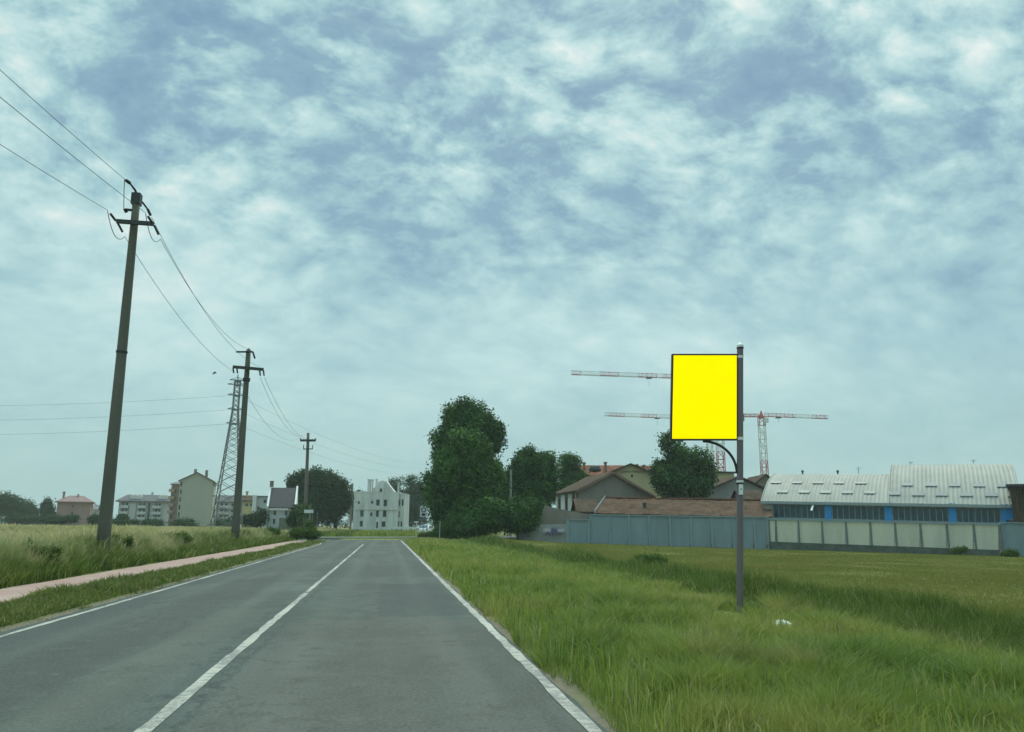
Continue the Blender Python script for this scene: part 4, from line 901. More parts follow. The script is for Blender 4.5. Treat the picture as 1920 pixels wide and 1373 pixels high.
def barrel(name, xa, xb, T_, rise, ov=.35):
    b = MB(); nx_ = int((xb-xa)/.19); ny_ = 18; v = []
    for i in range(nx_+1):
        x = xa+(xb-xa)*i/nx_
        for j in range(ny_+1):
            y = -ov+(2*T_+2*ov)*j/ny_; q_ = 1-(y)/T_; z = rise*(1-q_*q_)+.05+(.055 if i % 2 else 0); v.append((x, y, z))
    n_ = len(v); b.add(v, [(i*(ny_+1)+j, (i+1)*(ny_+1)+j, (i+1)*(ny_+1)+j+1, i*(ny_+1)+j+1) for i in range(nx_) for j in range(ny_)])
    o_ = b.build(name, M['corr'], fe)
    g_ = MB(); g_.box(xa-.02, xb+.02, -ov-.16, -ov-.02, -.38, -.10); g_.box(xa, xb, -ov-.017, -.01, -.34, -.28); g_.build('gutter', M['frame'], o_)
    for xe in (xa, xb):   # bargeboard following the curve
        bb = MB(); pr = [Vector((xe, -ov+(2*T_+2*ov)*j/ny_, rise*(1-(1-(-ov+(2*T_+2*ov)*j/ny_)/T_)**2)+.06)) for j in range(ny_+1)]
        bb.tube(pr, .09, 5); bb.build('bargeboard', M['corr'], o_)
    return o_
r1 = barrel('barrel_roof', -.25, xr-.02, T1, z1); r2 = barrel('barrel_roof', xr+.02, Lf+.1, T2, z2)
def skyl(ro_, zx0, zx1, zy, T_, rise):
    pa, pb_, py = 1380+zx0/3.556, 1380+zx1/3.556, 840+zy/3.556
    f_ = lambda s__: proj(MW @ Vector((fx((pa+pb_)/2, s__*T_, rise*(1-(1-s__)**2)), s__*T_, rise*(1-(1-s__)**2))))[1]-py
    s__ = bis(f_, 0, 1, 18); y = s__*T_; z = rise*(1-(1-s__)**2)+.13; xa, xb = fx(pa, y, z), fx(pb_, y, z); sl_ = 2*rise/T_*(1-s__)
    b = MB(); w_ = .22; b.prism([(xa,y-w_,z-w_*sl_),(xb,y-w_,z-w_*sl_),(xb,y+w_,z+w_*sl_),(xa,y+w_,z+w_*sl_)], (0,0,0), (0,0,.06)); b.build('skylight', M['galv'], ro_)
for q in ((232,300,240),(375,440,241),(510,580,242),(652,720,243),(795,868,244),(275,345,301),(417,490,302),(560,632,304),(705,778,306),(855,930,307)): skyl(r1, *q, T1, z1)
for q in ((1018,1095,314),(1172,1255,318),(1330,1413,320),(1492,1578,322),(1660,1745,323),(1810,1890,325),(1105,1180,254),(1260,1338,257),(1420,1495,258),(1580,1660,260),(1738,1818,262)): skyl(r2, *q, T2, z2)
for i, (a, b) in enumerate(bx):
    window(fe, (0,0,0), (1,0,0), (a, b, zb, zt), (0,1,0), mull=8 if i < 3 else 6, frame=M['frame'], pane=M['glass_teal'], name='window_band')
for a, b in ((591.5, 632), (991.5, 1035), (1416.5, 1459.5), (1762, 1872)):
    pb = MB(); pb.box(fx(1380+a/3.556), fx(1380+b/3.556), -.14, -.003, -3.2, -.02); pb.build('blue_pillar', M['blue'], fe)
pb = MB(); pb.box(.05, fx(1380+242/3.556), -.12, -.003, -4, -.02); pb.build('corner_pillar', M['wall_pale'], fe)
for px_, yt in ((1505, 884), (1571, 889)): b = MB(); x_ = fx(px_, T1, z1); b.lathe([(.08, 0), (.08, .3), (.16, .33), (.13, .5), (.04, .58)], 8, (x_, T1, z1)); b.build('roof_vent', M['steel'], r1)
for ro_, px_, yt, T_, z_ in ((r1, 1610, 876, T1, z1), (r2, 1708, 866, T2, z2), (r2, 1826, 862, T2, z2)):
    b = MB(); x_ = fx(px_, T_, z_); hh_ = fz(yt, x_, T_)-z_; b.tube([(x_,T_,z_),(x_,T_,z_+hh_)], .025, 5); b.bar((x_-.25,T_,z_+hh_*.85),(x_+.3,T_,z_+hh_*.95), .03); b.bar((x_-.15,T_,z_+hh_*.65),(x_+.2,T_,z_+hh_*.7), .03); b.build('antenna', M['galv'], ro_)
lb = MB(); x_ = fx(1380+518/3.556); lb.bar((x_, -.2, -.35), (x_-.12, -1.0, -1.0), .18, .10); lb.build('floodlight', M['white'], fe)
lb = MB(); x_ = fx(1380+1860/3.556); lb.box(x_-.12, x_+.12, -.5, -.145, -1.2, -.7); lb.build('wall_lamp', M['white'], fe)
lb = MB(); x_ = fx(1380+1835/3.556); lb.lathe([(.3, 0), (.55, .1), (.55, .9), (.3, 1.0)], 14, (x_, -.8, -2.4)); lb.build('ventilator', M['steel'], fe)
# building cut by the right edge
e, *_ = house('brown_house', 'brown walled building with dark roof cut by the right edge', 'house', 73, 1907, 1990, 916, 1030, 8, 'flat', M['roof_brown'], M['roof_dark'], over=.3, rz=R_(-34))
e['label'] = 'brown walled building with dark roof cut by the right edge'

# ---------------------------------------------------------------- power poles and wires
PX = -8.6
def curve_pts(A, B, sag, n=22): return [A.lerp(B, i/n)-Vector((0, 0, 4*sag*(i/n)*(1-i/n))) for i in range(n+1)]
def insulator(mb, p, q, r_=.065):
    p, q = Vector(p), Vector(q); q = p.lerp(q, .72); r_ *= .72; n = 7; pts = []; rad = []
    for i in range(n*2+1):
        pts.append(p.lerp(q, i/(n*2))); rad.append(r_ if i % 2 else r_*.45)
    mb.tube(pts, rad, 8)
def pole(name, label, bpx, tpx, X_, collar=None, mt=M['concrete'], r0=.2, r1=.11):
    b = atX(*bpx, X_); zg = float(terr(b.x, b.y)); b = Vector((b.x, b.y, zg))
    dist = b.dot(Fh); top = atd(tpx[0], tpx[1], dist)
    e = empty(name, b, 0, label, 'utility pole', 'concrete power poles along the left field')
    tp = top-b; mb = MB(); n = 10
    mb.tube([tp*(i/n)-Vector((0, 0, .4 if i == 0 else 0)) for i in range(n+1)], [r0+(r1-r0)*i/n for i in range(n+1)], 14); mb.build('shaft', mt, e, True)
    return e, b, tp, dist
bp = [atX(195, 1008, PX), atX(442, 993, PX), atX(573, 985, PX)]
e1, b1, t1, d1 = pole('utility_pole', 'nearest and tallest concrete power pole in the left field', (195, 1008), (257, 366), PX, r0=.205, r1=.115)
e2_, b2, t2, d2 = pole('utility_pole', 'second concrete power pole, in front of the lattice pylon', (442, 993), (466, 658), PX, r0=.24, r1=.14)
e3, b3, t3, d3 = pole('utility_pole', 'most distant concrete power pole with a plain crossarm', (572, 985), (578, 812), PX, mt=M['pole_far'], r0=.24, r1=.15)
def crossarm(e, b, d, ya, xa, xb, off=.16, w_=.10):
    A, B = atd(xa[0], xa[1], d-.2)-b, atd(xb[0], xb[1], d-.2)-b; mb = MB(); mb.bar(A, B, w_, w_*1.3); mb.build('crossarm', M['steel'], e); return A, B
# pole 1
A1, B1 = crossarm(e1, b1, d1, 418, (219, 415), (288, 420)); Yd = Vector((0, 1, 0))
for C_ in (A1, B1):
    for sg in (-1, 1):
        mb = MB(); a = C_+Vector((0, .1*sg, -.02)); q = C_+Vector((0, .85*sg, .02 if sg < 0 else -.18)); insulator(mb, a, q, .062); mb.build('insulator', M['insul'], e1)
    mb = MB(); p0, p1 = C_+Vector((0, -.9, 0)), C_+Vector((0, .9, -.2)); mb.tube(curve_pts(p0, p1, .42, 12), .012, 5); mb.build('jumper_wire', M['wire'], e1)
T1_ = t1.copy()
mb = MB(); mb.box(T1_.x-.14, T1_.x+.14, T1_.y-.14, T1_.y+.14, T1_.z-.35, T1_.z+.04); mb.tube([T1_, T1_+Vector((-.05, -.1, .14)), T1_+Vector((-.12, -.45, .22))], [.05, .04, .03], 6); mb.tube([T1_+Vector((0,0,-.1)), T1_+Vector((.12, .25, -.15)), T1_+Vector((.2, .6, -.25))], [.045, .035, .03], 6)
mb.build('top_bracket', M['steel'], e1)
mb = MB(); insulator(mb, T1_+Vector((-.12, -.45, .22)), T1_+Vector((-.16, -.85, .18)), .08); mb.build('insulator', M['insul'], e1)
mb = MB(); insulator(mb, T1_+Vector((.2, .6, -.25)), T1_+Vector((.2, 1.1, -.35)), .07); mb.build('insulator', M['insul'], e1)
sa = T1_+Vector((0, 0, -.55)); q = atd(232, 393, d1-.2)-b1
mb = MB(); mb.bar(sa, sa.lerp(q, .75), .07); mb.build('side_arm', M['steel'], e1); mb = MB(); insulator(mb, sa.lerp(q, .72)-Vector((0,0,.1)), q+Vector((0, 0, .08)), .09); mb.build('insulator', M['insul'], e1)
mb = MB(); mb.tube([T1_+Vector((-.16, -.85, .18)), T1_+Vector((-.22, -.6, -.15)), q], .012, 5); mb.build('jumper_wire', M['wire'], e1)
for zf in (.55,): mb = MB(); c_ = t1*zf; mb.lathe([(.16, -.04), (.178, -.03), (.178, .03), (.16, .04)], 14, c_); mb.build('band', M['steel'], e1)
# pole 2
A2, B2 = crossarm(e2_, b2, d2, 690, (437, 688), (494, 693), w_=.13)
for C_ in (A2, B2):
    for dx_ in (0, .22):
        mb = MB(); s0 = C_+Vector((dx_ if C_ is A2 else -dx_, 0, -.05)); insulator(mb, s0, s0+Vector((.05, .25, -.42)), .085); mb.build('insulator', M['insul'], e2_)
mb = MB(); a, q = atd(443, 660, d2-.2)-b2, atd(474, 660, d2-.2)-b2; mb.bar(a, q, .09); mb.tube([t2, t2+Vector((0, 0, .15))], [.15, .05], 8); mb.bar(q, q+Vector((.15, 0, -.4)), .10); mb.build('top_bracket', M['steel'], e2_)
mb = MB(); c_ = t2*.845; mb.lathe([(.17, -.12), (.22, -.1), (.22, .1), (.17, .12)], 14, c_); mb.build('band', M['steel'], e2_)
# pole 3
A3, B3 = crossarm(e3, b3, d3, 826, (563, 826), (592, 826), w_=.18)
for C_ in (A3, B3): mb = MB(); insulator(mb, C_+Vector((0, 0, .07)), C_+Vector((0, 0, .32)), .1); mb.build('insulator', M['insul'], e3)
mb = MB(); a, q = atd(569, 842, d3-.3)-b3, atd(586, 842, d3-.3)-b3; mb.bar(a, q, .1); mb.bar(a, a+Vector((0, 0, .45)), .08); mb.bar(q, q+Vector((0, 0, .45)), .08); mb.build('lower_bracket', M['steel'], e3)
# ivy on the foot of pole 3
c0 = np.array([[0, 0, .3+.22*i] for i in range(16)]); P_ = np.repeat(c0, 40, 0)+rng.normal(size=(640, 3))*np.array([.32, .32, .15]); Nn_ = rng.normal(size=(640, 3)); Nn_ /= np.linalg.norm(Nn_, axis=1, keepdims=True)
leaves(P_, Nn_, .2, 'ivy', M['leaf_mid'], e3)
WG = 'overhead wires between the concrete poles'
def wire(label, A, B, sag, r_=.009, group=WG, cat='wire'):
    mb = MB(); o = A.copy(); mb.tube([p-o for p in curve_pts(A, B, sag)], r_, 5); ob = mb.build('overhead_wire', M['wire'], None, True); ob.location = o; tag(ob, label, cat, group); return ob
# wires back past the camera, aimed so that they leave the frame where the photo shows it
def back_wire(label, A, dX, yy, sag=.35):
    def at(zB):
        B = A+Vector((dX, -33, 0)); B.z = zB
        pts = curve_pts(A, B, sag, 400)
        for i in range(1, 401):
            if proj(pts[i])[0] < 0 or (pts[i]-CAM).dot(Fw) < .1: return proj(pts[i-1])[1]-yy, B
        return 1, B
    zB = bis(lambda z_: at(z_)[0], A.z-6, A.z+8); wire(label, A, at(zB)[1], sag, .008)
back_wire('upper wire leaving the top of the nearest pole towards the upper left', b1+T1_+Vector((-.16, -.85, .18)), 0, 133)
back_wire('middle wire from the nearest pole towards the left photo edge', b1+B1+Vector((0, -.9, .02)), -.3, 183)
back_wire('lowest wire from the left crossarm end of the nearest pole to the left edge', b1+A1+Vector((0, -.9, .02)), 0, 272)
wire('wire between the left crossarm ends of the nearest and second pole', b1+A1+Vector((0, .9, -.2)), b2+A2+Vector((.05, -.2, -.3)), .55)
wire('outer wire between the right crossarm ends of the nearest and second pole', b1+B1+Vector((0, .9, -.2)), b2+t2+Vector((.15, 0, .05)), .75)
wire('top wire between the nearest pole head and the second pole', b1+T1_+Vector((.2, 1.1, -.35)), b2+B2+Vector((-.2, -.2, .1)), .9)
wire('left wire sagging from the second pole to the most distant pole', b2+A2+Vector((.2, .25, -.45)), b3+A3+Vector((0, 0, .3)), 1.6, .010)
wire('middle wire sagging from the second pole to the most distant pole', b2+B2+Vector((-.2, .25, -.45)), b3+t3, 1.5, .010)
wire('right wire sagging from the second pole to the most distant pole', b2+B2+Vector((.05, .25, -.45)), b3+B3+Vector((0, 0, .3)), 1.4, .010)

# ---------------------------------------------------------------- lattice pylon
D = 125; pb_ = atd(425, 982, D); pb_.z = .2; top = atd(445, 712, D)
e = empty('lattice_pylon', pb_, -YAW+R_(28), 'tall steel lattice pylon behind the second concrete pole', 'pylon', None)
Hh = top.z-pb_.z; wb, wt = 2.1, .42
def lw(z): return wb+(wt-wb)*min(1, z/(Hh*.80)) if z < Hh*.80 else wt
zs_ = [0]; 
while zs_[-1] < Hh*.97: zs_.append(zs_[-1]+max(.75, lw(zs_[-1])*1.05))
cor = [(-1,-1),(1,-1),(1,1),(-1,1)]; legs = [MB() for _ in range(4)]; br = MB()
for i in range(len(zs_)-1):
    a, b = zs_[i], zs_[i+1]; wa, wb2 = lw(a), lw(b)
    for k_ in range(4):
        c0, c1 = cor[k_], cor[(k_+1) % 4]
        legs[k_].bar((c0[0]*wa, c0[1]*wa, a), (c0[0]*wb2, c0[1]*wb2, b), .13)
        br.bar((c0[0]*wa, c0[1]*wa, a), (c1[0]*wb2, c1[1]*wb2, b), .075); br.bar((c1[0]*wa, c1[1]*wa, a), (c0[0]*wb2, c0[1]*wb2, b), .075)
for q in legs: q.build('leg', M['galv'], e)
br.build('bracing', M['galv'], e)
for fz_, hw in ((.995, 1.2), (.965, 1.5), (.895, 1.35), (.80, 1.2), (.705, 1.25)):
    ab = MB(); z_ = Hh*fz_; ab.bar((-hw,0,z_),(hw,0,z_), .14); ab.bar((-hw,0,z_),(0,0,z_+.5), .07); ab.bar((hw,0,z_),(0,0,z_+.5), .07); ab.bar((-lw(z_),-lw(z_),z_-.1),(lw(z_),-lw(z_),z_-.1), .12); ab.bar((-lw(z_),lw(z_),z_-.1),(lw(z_),lw(z_),z_-.1), .12); ab.build('crossarm', M['galv'], e)
ab = MB(); ab.tube([(0,0,Hh*.97),(0,0,Hh+.9)], [.12, .05], 6); ab.build('peak', M['galv'], e)
PG = 'high voltage wires of the lattice pylon'
for i, (fz_, yl, nm) in enumerate(((.895, 761, 'upper'), (.80, 788, 'middle'), (.705, 815, 'lowest'))):
    A = pb_+Vector((0, 0, Hh*fz_)); B = atd(-560, yl+12-(i*1), 132)
    f_ = lambda zz__: [proj(p)[1]-yl for p in curve_pts(A, Vector((B.x, B.y, zz__)), 1.6, 200) if proj(p)[0] < 0][0]
    B.z = bis(f_, A.z-15, A.z+15)
    wire(f'{nm} faint high voltage wire running left from the pylon', A, B, 1.6, .016, PG)
    B = atd(830, 868+i*8, 330); wire(f'{nm} faint high voltage wire descending right from the pylon', A, B, 4, .016, PG)

# ---------------------------------------------------------------- tower cranes
def truss(mb, p, q, w_, n, th=.16, tri=True, mi_fn=None):
    """square lattice box from p to q"""
    p, q = Vector(p), Vector(q); a = (q-p).normalized(); up = Vector((0, 0, 1)) if abs(a.z) < .9 else Vector((0, 1, 0))
    s__ = a.cross(up).normalized(); t__ = s__.cross(a).normalized()
    cs = [(-.5, 0), (.5, 0), (0, 1)] if tri else [(-.5,-.5),(.5,-.5),(.5,.5),(-.5,.5)]
    P = lambda i, c_: p.lerp(q, i/n)+s__*c_[0]*w_+t__*c_[1]*w_
    for i in range(n):
        mi = mi_fn(i) if mi_fn else 0
        for k_, c_ in enumerate(cs):
            c2 = cs[(k_+1) % len(cs)]
            mb.bar(P(i, c_), P(i+1, c_), th, None, mi); mb.bar(P(i, c_), P(i, c2), th*.7, None, mi)
            mb.bar(P(i, c_) if i % 2 else P(i, c2), P(i+1, c2) if i % 2 else P(i+1, c_), th*.7, None, mi)
def crane(label, d, mpx, yjib, jib_px, jib_y, cj_px, mw, side, trol):
    b = atd(mpx, 985, d); b.z = 0; top = atd(mpx, yjib, d); Hc = top.z; s_ = d*.98/1480
    e = empty('tower_crane', b, -YAW, label, 'crane', 'tower cranes behind the farm')
    top_l = Vector((0, 0, Hc)); lean = (top-Vector((b.x, b.y, top.z)))
    nseg = int(Hc/mw/1.2); mb = MB(); truss(mb, (0,0,0), (0,0,Hc-.8), mw, nseg, .22, False, lambda i: (i//5) % 2); mb.build('mast', [M['crane_white'], M['red_paint']], e)
    jl = abs(jib_px-mpx)*s_; sg = -1 if jib_px < mpx else 1; jz = (yjib-jib_y)*s_*1.0
    mb = MB(); truss(mb, (sg*1.2,0,Hc), (sg*jl,0,Hc+jz), 1.3, int(jl/1.6), .13, True, lambda i: 1 if i < int(jl/1.6)*.35 or (i//4) % 2 else 0); jo = mb.build('jib', [M['crane_white'], M['red_paint']] , e)
    mb = MB(); tx = trol; mb.box(sg*tx-.9, sg*tx+.9, -.6, .6, Hc-.5+jz*tx/jl, Hc-.1+jz*tx/jl); mb.bar((sg*tx,0,Hc-.5),(sg*tx,0,Hc-2.2), .08); mb.build('trolley', M['crane_dark'], jo)
    cl2 = abs(cj_px-mpx)*s_; mb = MB(); truss(mb, (-sg*1.0,0,Hc-.2), (-sg*cl2,0,Hc-.2), 1.1, max(4, int(cl2/1.8)), .2, True); mb.build('counter_jib', M['red_paint'], e)
    mb = MB(); mb.box(*sorted((-sg*(cl2-2.6), -sg*cl2)), -.7, .7, Hc-1.9, Hc+.9); mb.build('counterweight', M['crane_dark'] if side else M['red_paint'], e)
    mb = MB(); mb.box(-1.1, 1.1, -1.1, 1.1, Hc-.75, Hc-.05); mb.tube([(0,0,Hc-.05),(0,0,Hc+2.2)], [.9, .15], 4); mb.build('slewing_unit', M['red_paint'], e)
    mb = MB(); mb.box(sg*1.2-.8 if sg > 0 else -2.0, sg*1.2+.8 if sg > 0 else -.6, -2.2, -1.15, Hc-2.6, Hc-.8); mb.build('cab', M['crane_white'], e)
    return e
crane('tower crane with the highest jib, passing behind the top of the yellow sign panel', 262, 1357, 712, 1073, 704, 1403, 2.2, 0, 23)
crane('tower crane with a lower jib reaching left from behind the yellow sign panel', 305, 1337, 787, 1136, 781, 1392, 2.0, 0, 20)
crane('red and white tower crane standing right of the sign post', 300, 1439, 781, 1568, 785, 1392, 2.2, 1, 6.5)

# ---------------------------------------------------------------- sign
gp_ = SGN.copy()
beta = bis(lambda b_: proj(gp_+(Rh*math.sin(b_)+Vector((0, 0, math.cos(b_))))*5.3)[0]-1388.3, -.15, .15)
e = empty('post_sign', gp_, 0, 'dark post with a blank bright yellow sign panel standing on the right verge', 'sign')
ax = Rh*math.sin(beta)+Vector((0, 0, math.cos(beta))); rx_ = Rh*math.cos(beta)-Vector((0, 0, math.sin(beta)))
rx_ = Rc.copy(); SW = Matrix.Translation(gp_) @ Matrix((rx_, ax.cross(Rh), ax)).transposed().to_4x4()
sz_ = lambda py: bis(lambda z_: proj(SW @ Vector((0, 0, z_)))[1]-py, -1, 8)
sx_ = lambda px, z_: bis(lambda x_: proj(SW @ Vector((x_, 0, z_)))[0]-px, -3, 3)
zT, zB_, z0_ = sz_(664.5), sz_(826), sz_(1138); rp = (sx_(1393.5, 2)-sx_(1381.5, 2))/2; xo = sx_(1387.5, 2)
mb = MB(); mb.lathe([(rp, z0_-.9), (rp, sz_(654))], 20, (xo, 0, 0)); mb.build('post', M['signpost'], e, False)
for ya, yb_ in ((672, 667.5), (825.5, 820), (905, 901)):
    mb = MB(); mb.lathe([(rp+.006, sz_(ya)), (rp+.008, sz_(yb_))], 20, (xo, 0, 0)); mb.build('clamp', M['white'], e)
mb = MB(); mb.lathe([(rp+.004, sz_(909)), (rp+.012, sz_(905.4))], 20, (xo, 0, 0)); mb.build('collar', M['signframe'], e)
zb2 = sz_(654); mb = MB(); mb.lathe([(rp+.004, zb2-.01), (rp+.012, zb2+.02), (rp*.92, zb2+.035), (rp+.006, zb2+.05), (rp+.006, zb2+.07), (rp*.7, zb2+.09)], 20, (xo, 0, 0)); mb.build('finial_collar', M['signframe'], e)
mb = MB(); mb.lathe([(rp*1.02, zb2+.034), (rp*1.02, zb2+.052)], 20, (xo, 0, 0)); mb.build('finial_band', M['white'], e)
zc_ = sz_(649.3); rb_ = rp*1.12; mb = MB(); mb.lathe([(rb_*math.sin(a), -rb_*math.cos(a)) for a in [i*math.pi/10+.01 for i in range(11)]], 20, (xo, 0, zc_)); mb.build('finial_ball', M['white'], e, True)
mb = MB(); mb.box(xo-rp*.62, xo+rp*.62, -rp-.012, -rp+.03, sz_(928), sz_(908.5)); plate = mb.build('plate', M['white'], e)
mb = MB(); mb.tube([(xo, -rp-.02, sz_(917.5)), (xo, -rp-.0125, sz_(917.5))], .014, 10); mb.build('bolt', M['signframe'], plate)
xl, xr_ = sx_(1256.2, zB_), xo-rp-.003; fw = .045
mb = MB(); dy = .05
for (xa, xb, za, zb_) in ((xl, xl+fw*.8, zB_, zT), (xr_-fw*.3, xr_, zB_, zT), (xl+fw*.8, xr_-fw*.3, zB_, zB_+fw*.7), (xl+fw*.8, xr_-fw*.3, zT-fw*.7, zT)): mb.box(xa, xb, -dy, dy, za, zb_)
mb.build('panel_frame', M['signframe'], e)
m, t, p = newmat('yellow_panel_glow'); p.inputs['Base Color'].default_value = (.85, .62, .0, 1); p.inputs['Specular IOR Level'].default_value = 0; p.inputs['Roughness'].default_value = .45
p.inputs['Emission Color'].default_value = (1, .80, .0, 1); p.inputs['Emission Strength'].default_value = .8  # glow added to the yellow face to brighten it; no lamp inside
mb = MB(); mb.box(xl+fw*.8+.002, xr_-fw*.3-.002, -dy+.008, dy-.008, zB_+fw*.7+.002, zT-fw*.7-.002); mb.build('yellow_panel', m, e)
ra = sz_(827.5)-sz_(888); rb2 = xo-rp-sx_(1318, zB_)
mb = MB(); mb.tube([(xo-rp-rb2*(1-math.cos(a)), 0, sz_(888)+ra*math.sin(a)) for a in [i*math.pi/2/14 for i in range(15)]], .028, 8); mb.build('bracket', M['signframe'], e)

SM = Matrix((rx_, ax.cross(Rh), ax)).transposed().to_4x4()
for o_ in e.children_recursive: o_.data.transform(SM)      # the post leans a few degrees

# ---------------------------------------------------------------- small roadside things
# street name sign at the left corner
D = 78; s_ = D*.98/1480; o = atd(584, 1003, D); e = empty('street_sign', o, -YAW, 'small white street sign on two thin posts at the left road corner', 'sign')
zz0 = float(terr(o.x, o.y))-o.z
mb = MB(); mb.box(-16*s_, 1*s_, -.03, .0, 40*s_, 46*s_); mb.build('plate', M['white_sign'], e)
for xx in (0, 9*s_): mb = MB(); mb.tube([(xx, .06, zz0-.3), (xx, .06, (46 if xx == 0 else 43)*s_)], .035, 8); mb.build('post', M['galv'], e)
plant('flower_bush', 'small bush with pale yellow green flowers below the white street sign', 'bush', 76, [(579, 984, 9, 8), (585, 992, 8, 8)], (581, 1005), 900, .14, M['leaf_mid'], 'bushes and weeds in the fields', trunk=.03, subl=3, trunk_name='stem', crown_name='foliage')
# road sign on the right
D = 100; s_ = D*.98/1480; o = atd(793, 1000, D); e = empty('road_sign', o, -YAW, 'road sign on a pole: white board with dark ring above a black square', 'sign')
mb = MB(); mb.box(-6.5*s_, 6.5*s_, -.03, 0, 30*s_, 50*s_); bo = mb.build('board', M['white_sign'], e)
mb = MB(); R1, R2 = 4.6*s_, 3.0*s_; n = 24; cz = 43*s_
v = [(r_*math.cos(2*math.pi*i/n), y_, cz+r_*math.sin(2*math.pi*i/n)) for r_ in (R1, R2) for y_ in (-.05, -.033) for i in range(n)]
mb.add(v, [(i,(i+1)%n,2*n+(i+1)%n,2*n+i) for i in range(n)]+[(i,(i+1)%n,n+(i+1)%n,n+i) for i in range(n)]+[(2*n+i,2*n+(i+1)%n,3*n+(i+1)%n,3*n+i) for i in range(n)]); mb.build('ring', M['black'], bo)
mb = MB(); mb.box(-3.2*s_, 3.2*s_, -.045, -.033, 32*s_, 36.5*s_); mb.build('black_square', M['black'], bo)
mb = MB(); mb.tube([(0,.08,-.5),(0,.08,49*s_)], .05, 8); mb.build('post', M['galv'], e)
mb = MB(); mb.box(-8*s_, 6*s_, -.02, .02, 23.5*s_, 26*s_); mb.build('lower_plate', M['galv'], e)
o = atd(780, 1000, 104); s_ = 104*.98/1480; e = empty('small_sign', o, -YAW, 'tiny white plate on a short post left of the road sign', 'sign')
mb = MB(); mb.box(-3.5*s_, 4*s_, -.03, 0, 19*s_, 22*s_); mb.build('plate', M['white_sign'], e); mb = MB(); mb.tube([(0,.05,-.4),(0,.05,21*s_)], .04, 6); mb.build('post', M['white_sign'], e)
o = atd(824, 1008, 80); s_ = 80*.98/1480; e = empty('marker_stake', o, 0, 'thin weathered wooden stake in front of the bushy tree', 'stake'); mb = MB(); mb.tube([(0,0,-.4),(0.02,0,30*s_)], .045, 6); mb.build('stake', M['wall_pale'], e)
o = atd(957, 1000, 96); s_ = 96*.98/1480; e = empty('wooden_post', o, 0, 'slim grey wooden pole between the tall trees and the double crowned tree', 'utility pole'); mb = MB(); mb.tube([(0,0,-.4),(0,0,118*s_)], [.17, .12], 8); mb.build('shaft', M['wall_pale'], e); mb = MB(); mb.tube([(0,0,118*s_+.003),(0,0,118*s_+.15)], [.13, .03], 8); mb.build('cap', M['steel'], e)
# concrete stub at the left corner
g_ = ground_hit(592, 1012); e = empty('kerb_stone', g_, 0, 'low brown kerb stones at the left corner of the junction', 'kerb'); mb = MB()
for k_ in range(7): mb.box(-1.5+.55*k_, -1.0+.55*k_, -.1+.12*k_, .1+.12*k_, -.1, .14)
mb.build('stones', M['wall_stone'], e)
# white car
D = 122; co = atd(799, 1000, D); zc0 = float(terr(co.x, co.y))+.02; zs0 = zc0
e = empty('parked_car', Vector((co.x, co.y, max(zs0, zc0))), -YAW+R_(80), 'small white hatchback on the side road beside the tall trees', 'car')
prof = [(-1.95,.35),(-1.98,.75),(-1.85,1.0),(-1.15,1.42),(.35,1.46),(1.0,1.02),(1.8,.85),(1.95,.6),(1.95,.3)]
mb = MB(); sec = []
for yw, sc_ in ((-.84, .97), (-.80, 1), (.80, 1), (.84, .97)):
    sec.append([(x*sc_, yw*(1-.16*max(0, z-.9)/.55), z) for x, z in prof])
v = [p for s2 in sec for p in s2]; n = len(prof)
mb.add(v, [(k_*n+i, k_*n+(i+1)%n, (k_+1)*n+(i+1)%n, (k_+1)*n+i) for k_ in range(3) for i in range(n)]+[tuple(range(n)), tuple(range(3*n, 4*n))]); body = mb.build('body', M['car_white'], e)
mb = MB()
mb.add([(.42,-.66,1.42),(.42,.66,1.42),(1.0,.74,1.05),(1.0,-.74,1.05)], [(0,1,2,3)]); mb.v = [(x+.02, y, z+.02) for x, y, z in mb.v]; mb.build('windscreen', M['glass'], body)
mb = MB(); mb.add([(-1.22,-.66,1.40),(-1.22,.66,1.40),(-1.80,.74,1.04),(-1.80,-.74,1.04)], [(0,1,2,3)]); mb.v = [(x-.02, y, z+.02) for x, y, z in mb.v]; mb.build('rear_window', M['glass'], body)
for sg in (-1, 1):
    mb = MB(); mb.add([(-1.3,sg*.845,1.0),(.85,sg*.845,1.0),(.35,sg*.79,1.36),(-1.05,sg*.79,1.36)], [(0,1,2,3)]); mb.build('side_window', M['glass'], body)
    mb = MB(); mb.box(-2.0,-1.93, min(sg*.55, sg*.78), max(sg*.55, sg*.78), .75, .95); mb.build('tail_light', M['tail'], body)
    for x_ in (-1.25, 1.25):
        mb = MB(); y0, y1 = sorted((sg*.66, sg*.86)); mb.tube([(x_, y0, .31), (x_, y1, .31)], .31, 18); wh = mb.build('wheel', M['tyre'], e); mb = MB(); yy = sg*.865; mb.tube([(x_, yy-.005*sg, .31), (x_, yy+.005*sg, .31)], .19, 12); mb.build('rim', M['galv'], wh)
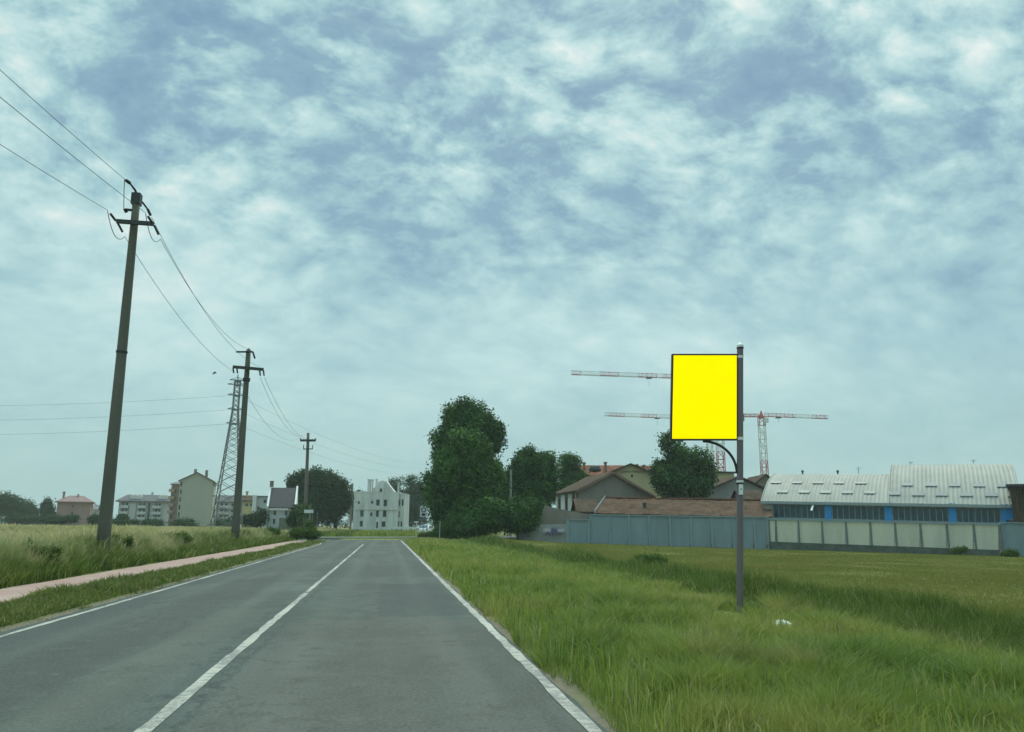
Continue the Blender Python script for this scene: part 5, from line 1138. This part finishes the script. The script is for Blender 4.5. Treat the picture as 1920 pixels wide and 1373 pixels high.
# plastic bag
g_ = ground_hit(1468, 1196); g_.z = float(terr(g_.x, g_.y))
bm = bmesh.new(); bmesh.ops.create_icosphere(bm, subdivisions=4, radius=.1)
for v in bm.verts:
    c_ = v.co.copy(); n_ = c_.normalized(); k_ = math.sin(n_.x*9+2*n_.y)*math.sin(n_.y*11+1)*math.cos(n_.z*7); v.co = Vector((c_.x*1.25, c_.y*.8, max(-.03, c_.z*.75)))*(1+.28*k_+.1*math.sin(23*n_.x+17*n_.z))
me = bpy.data.meshes.new('litter_bag'); bm.to_mesh(me); bm.free(); me.materials.append(M['bag']); ob = bpy.data.objects.new('litter_bag', me); C.objects.link(ob); ob.location = g_+Vector((0, 0, .16)); tag(ob, 'crumpled white plastic bag lying in the right verge', 'litter')
# bird
o = atd(402, 700, 60); ob = MB(); ob.tube([(-.16,0,0),(-.05,0,.02),(.06,0,.02),(.13,0,.04),(.18,0,.03)], [.01,.05,.055,.035,.006], 8)
ob.add([(-.04,0,.03),(.08,0,.03),(.02,.28,.20),(-.06,.26,.20)], [(0,1,2,3)]); ob.add([(-.04,0,.03),(.08,0,.03),(.02,-.28,-.16),(-.06,-.26,-.16)], [(0,1,2,3)]); ob.add([(-.14,.04,0),(-.14,-.04,0),(-.27,-.06,0),(-.27,.06,0)], [(0,1,2,3)])
b_ = ob.build('bird', M['bird']); b_.location = o; tag(b_, 'tiny dark bird flying left of the second concrete pole', 'bird')
# ---------------------------------------------------------------- haze
hb = MB(); hb.box(-900, 900, -170, 970, -3.2, 72); hz_ = hb.build('haze', []) 
m = bpy.data.materials.new('haze'); m.use_nodes = True; t = m.node_tree; t.nodes.clear()
pv = t.nodes.new('ShaderNodeVolumePrincipled'); pv.inputs['Color'].default_value = (.86, .93, .95, 1); pv.inputs['Density'].default_value = HAZE
t.links.new(pv.outputs[0], t.nodes.new('ShaderNodeOutputMaterial').inputs['Volume']); hz_.data.materials.append(m); tag(hz_, 'thin summer haze over the fields', 'haze', kind='stuff')
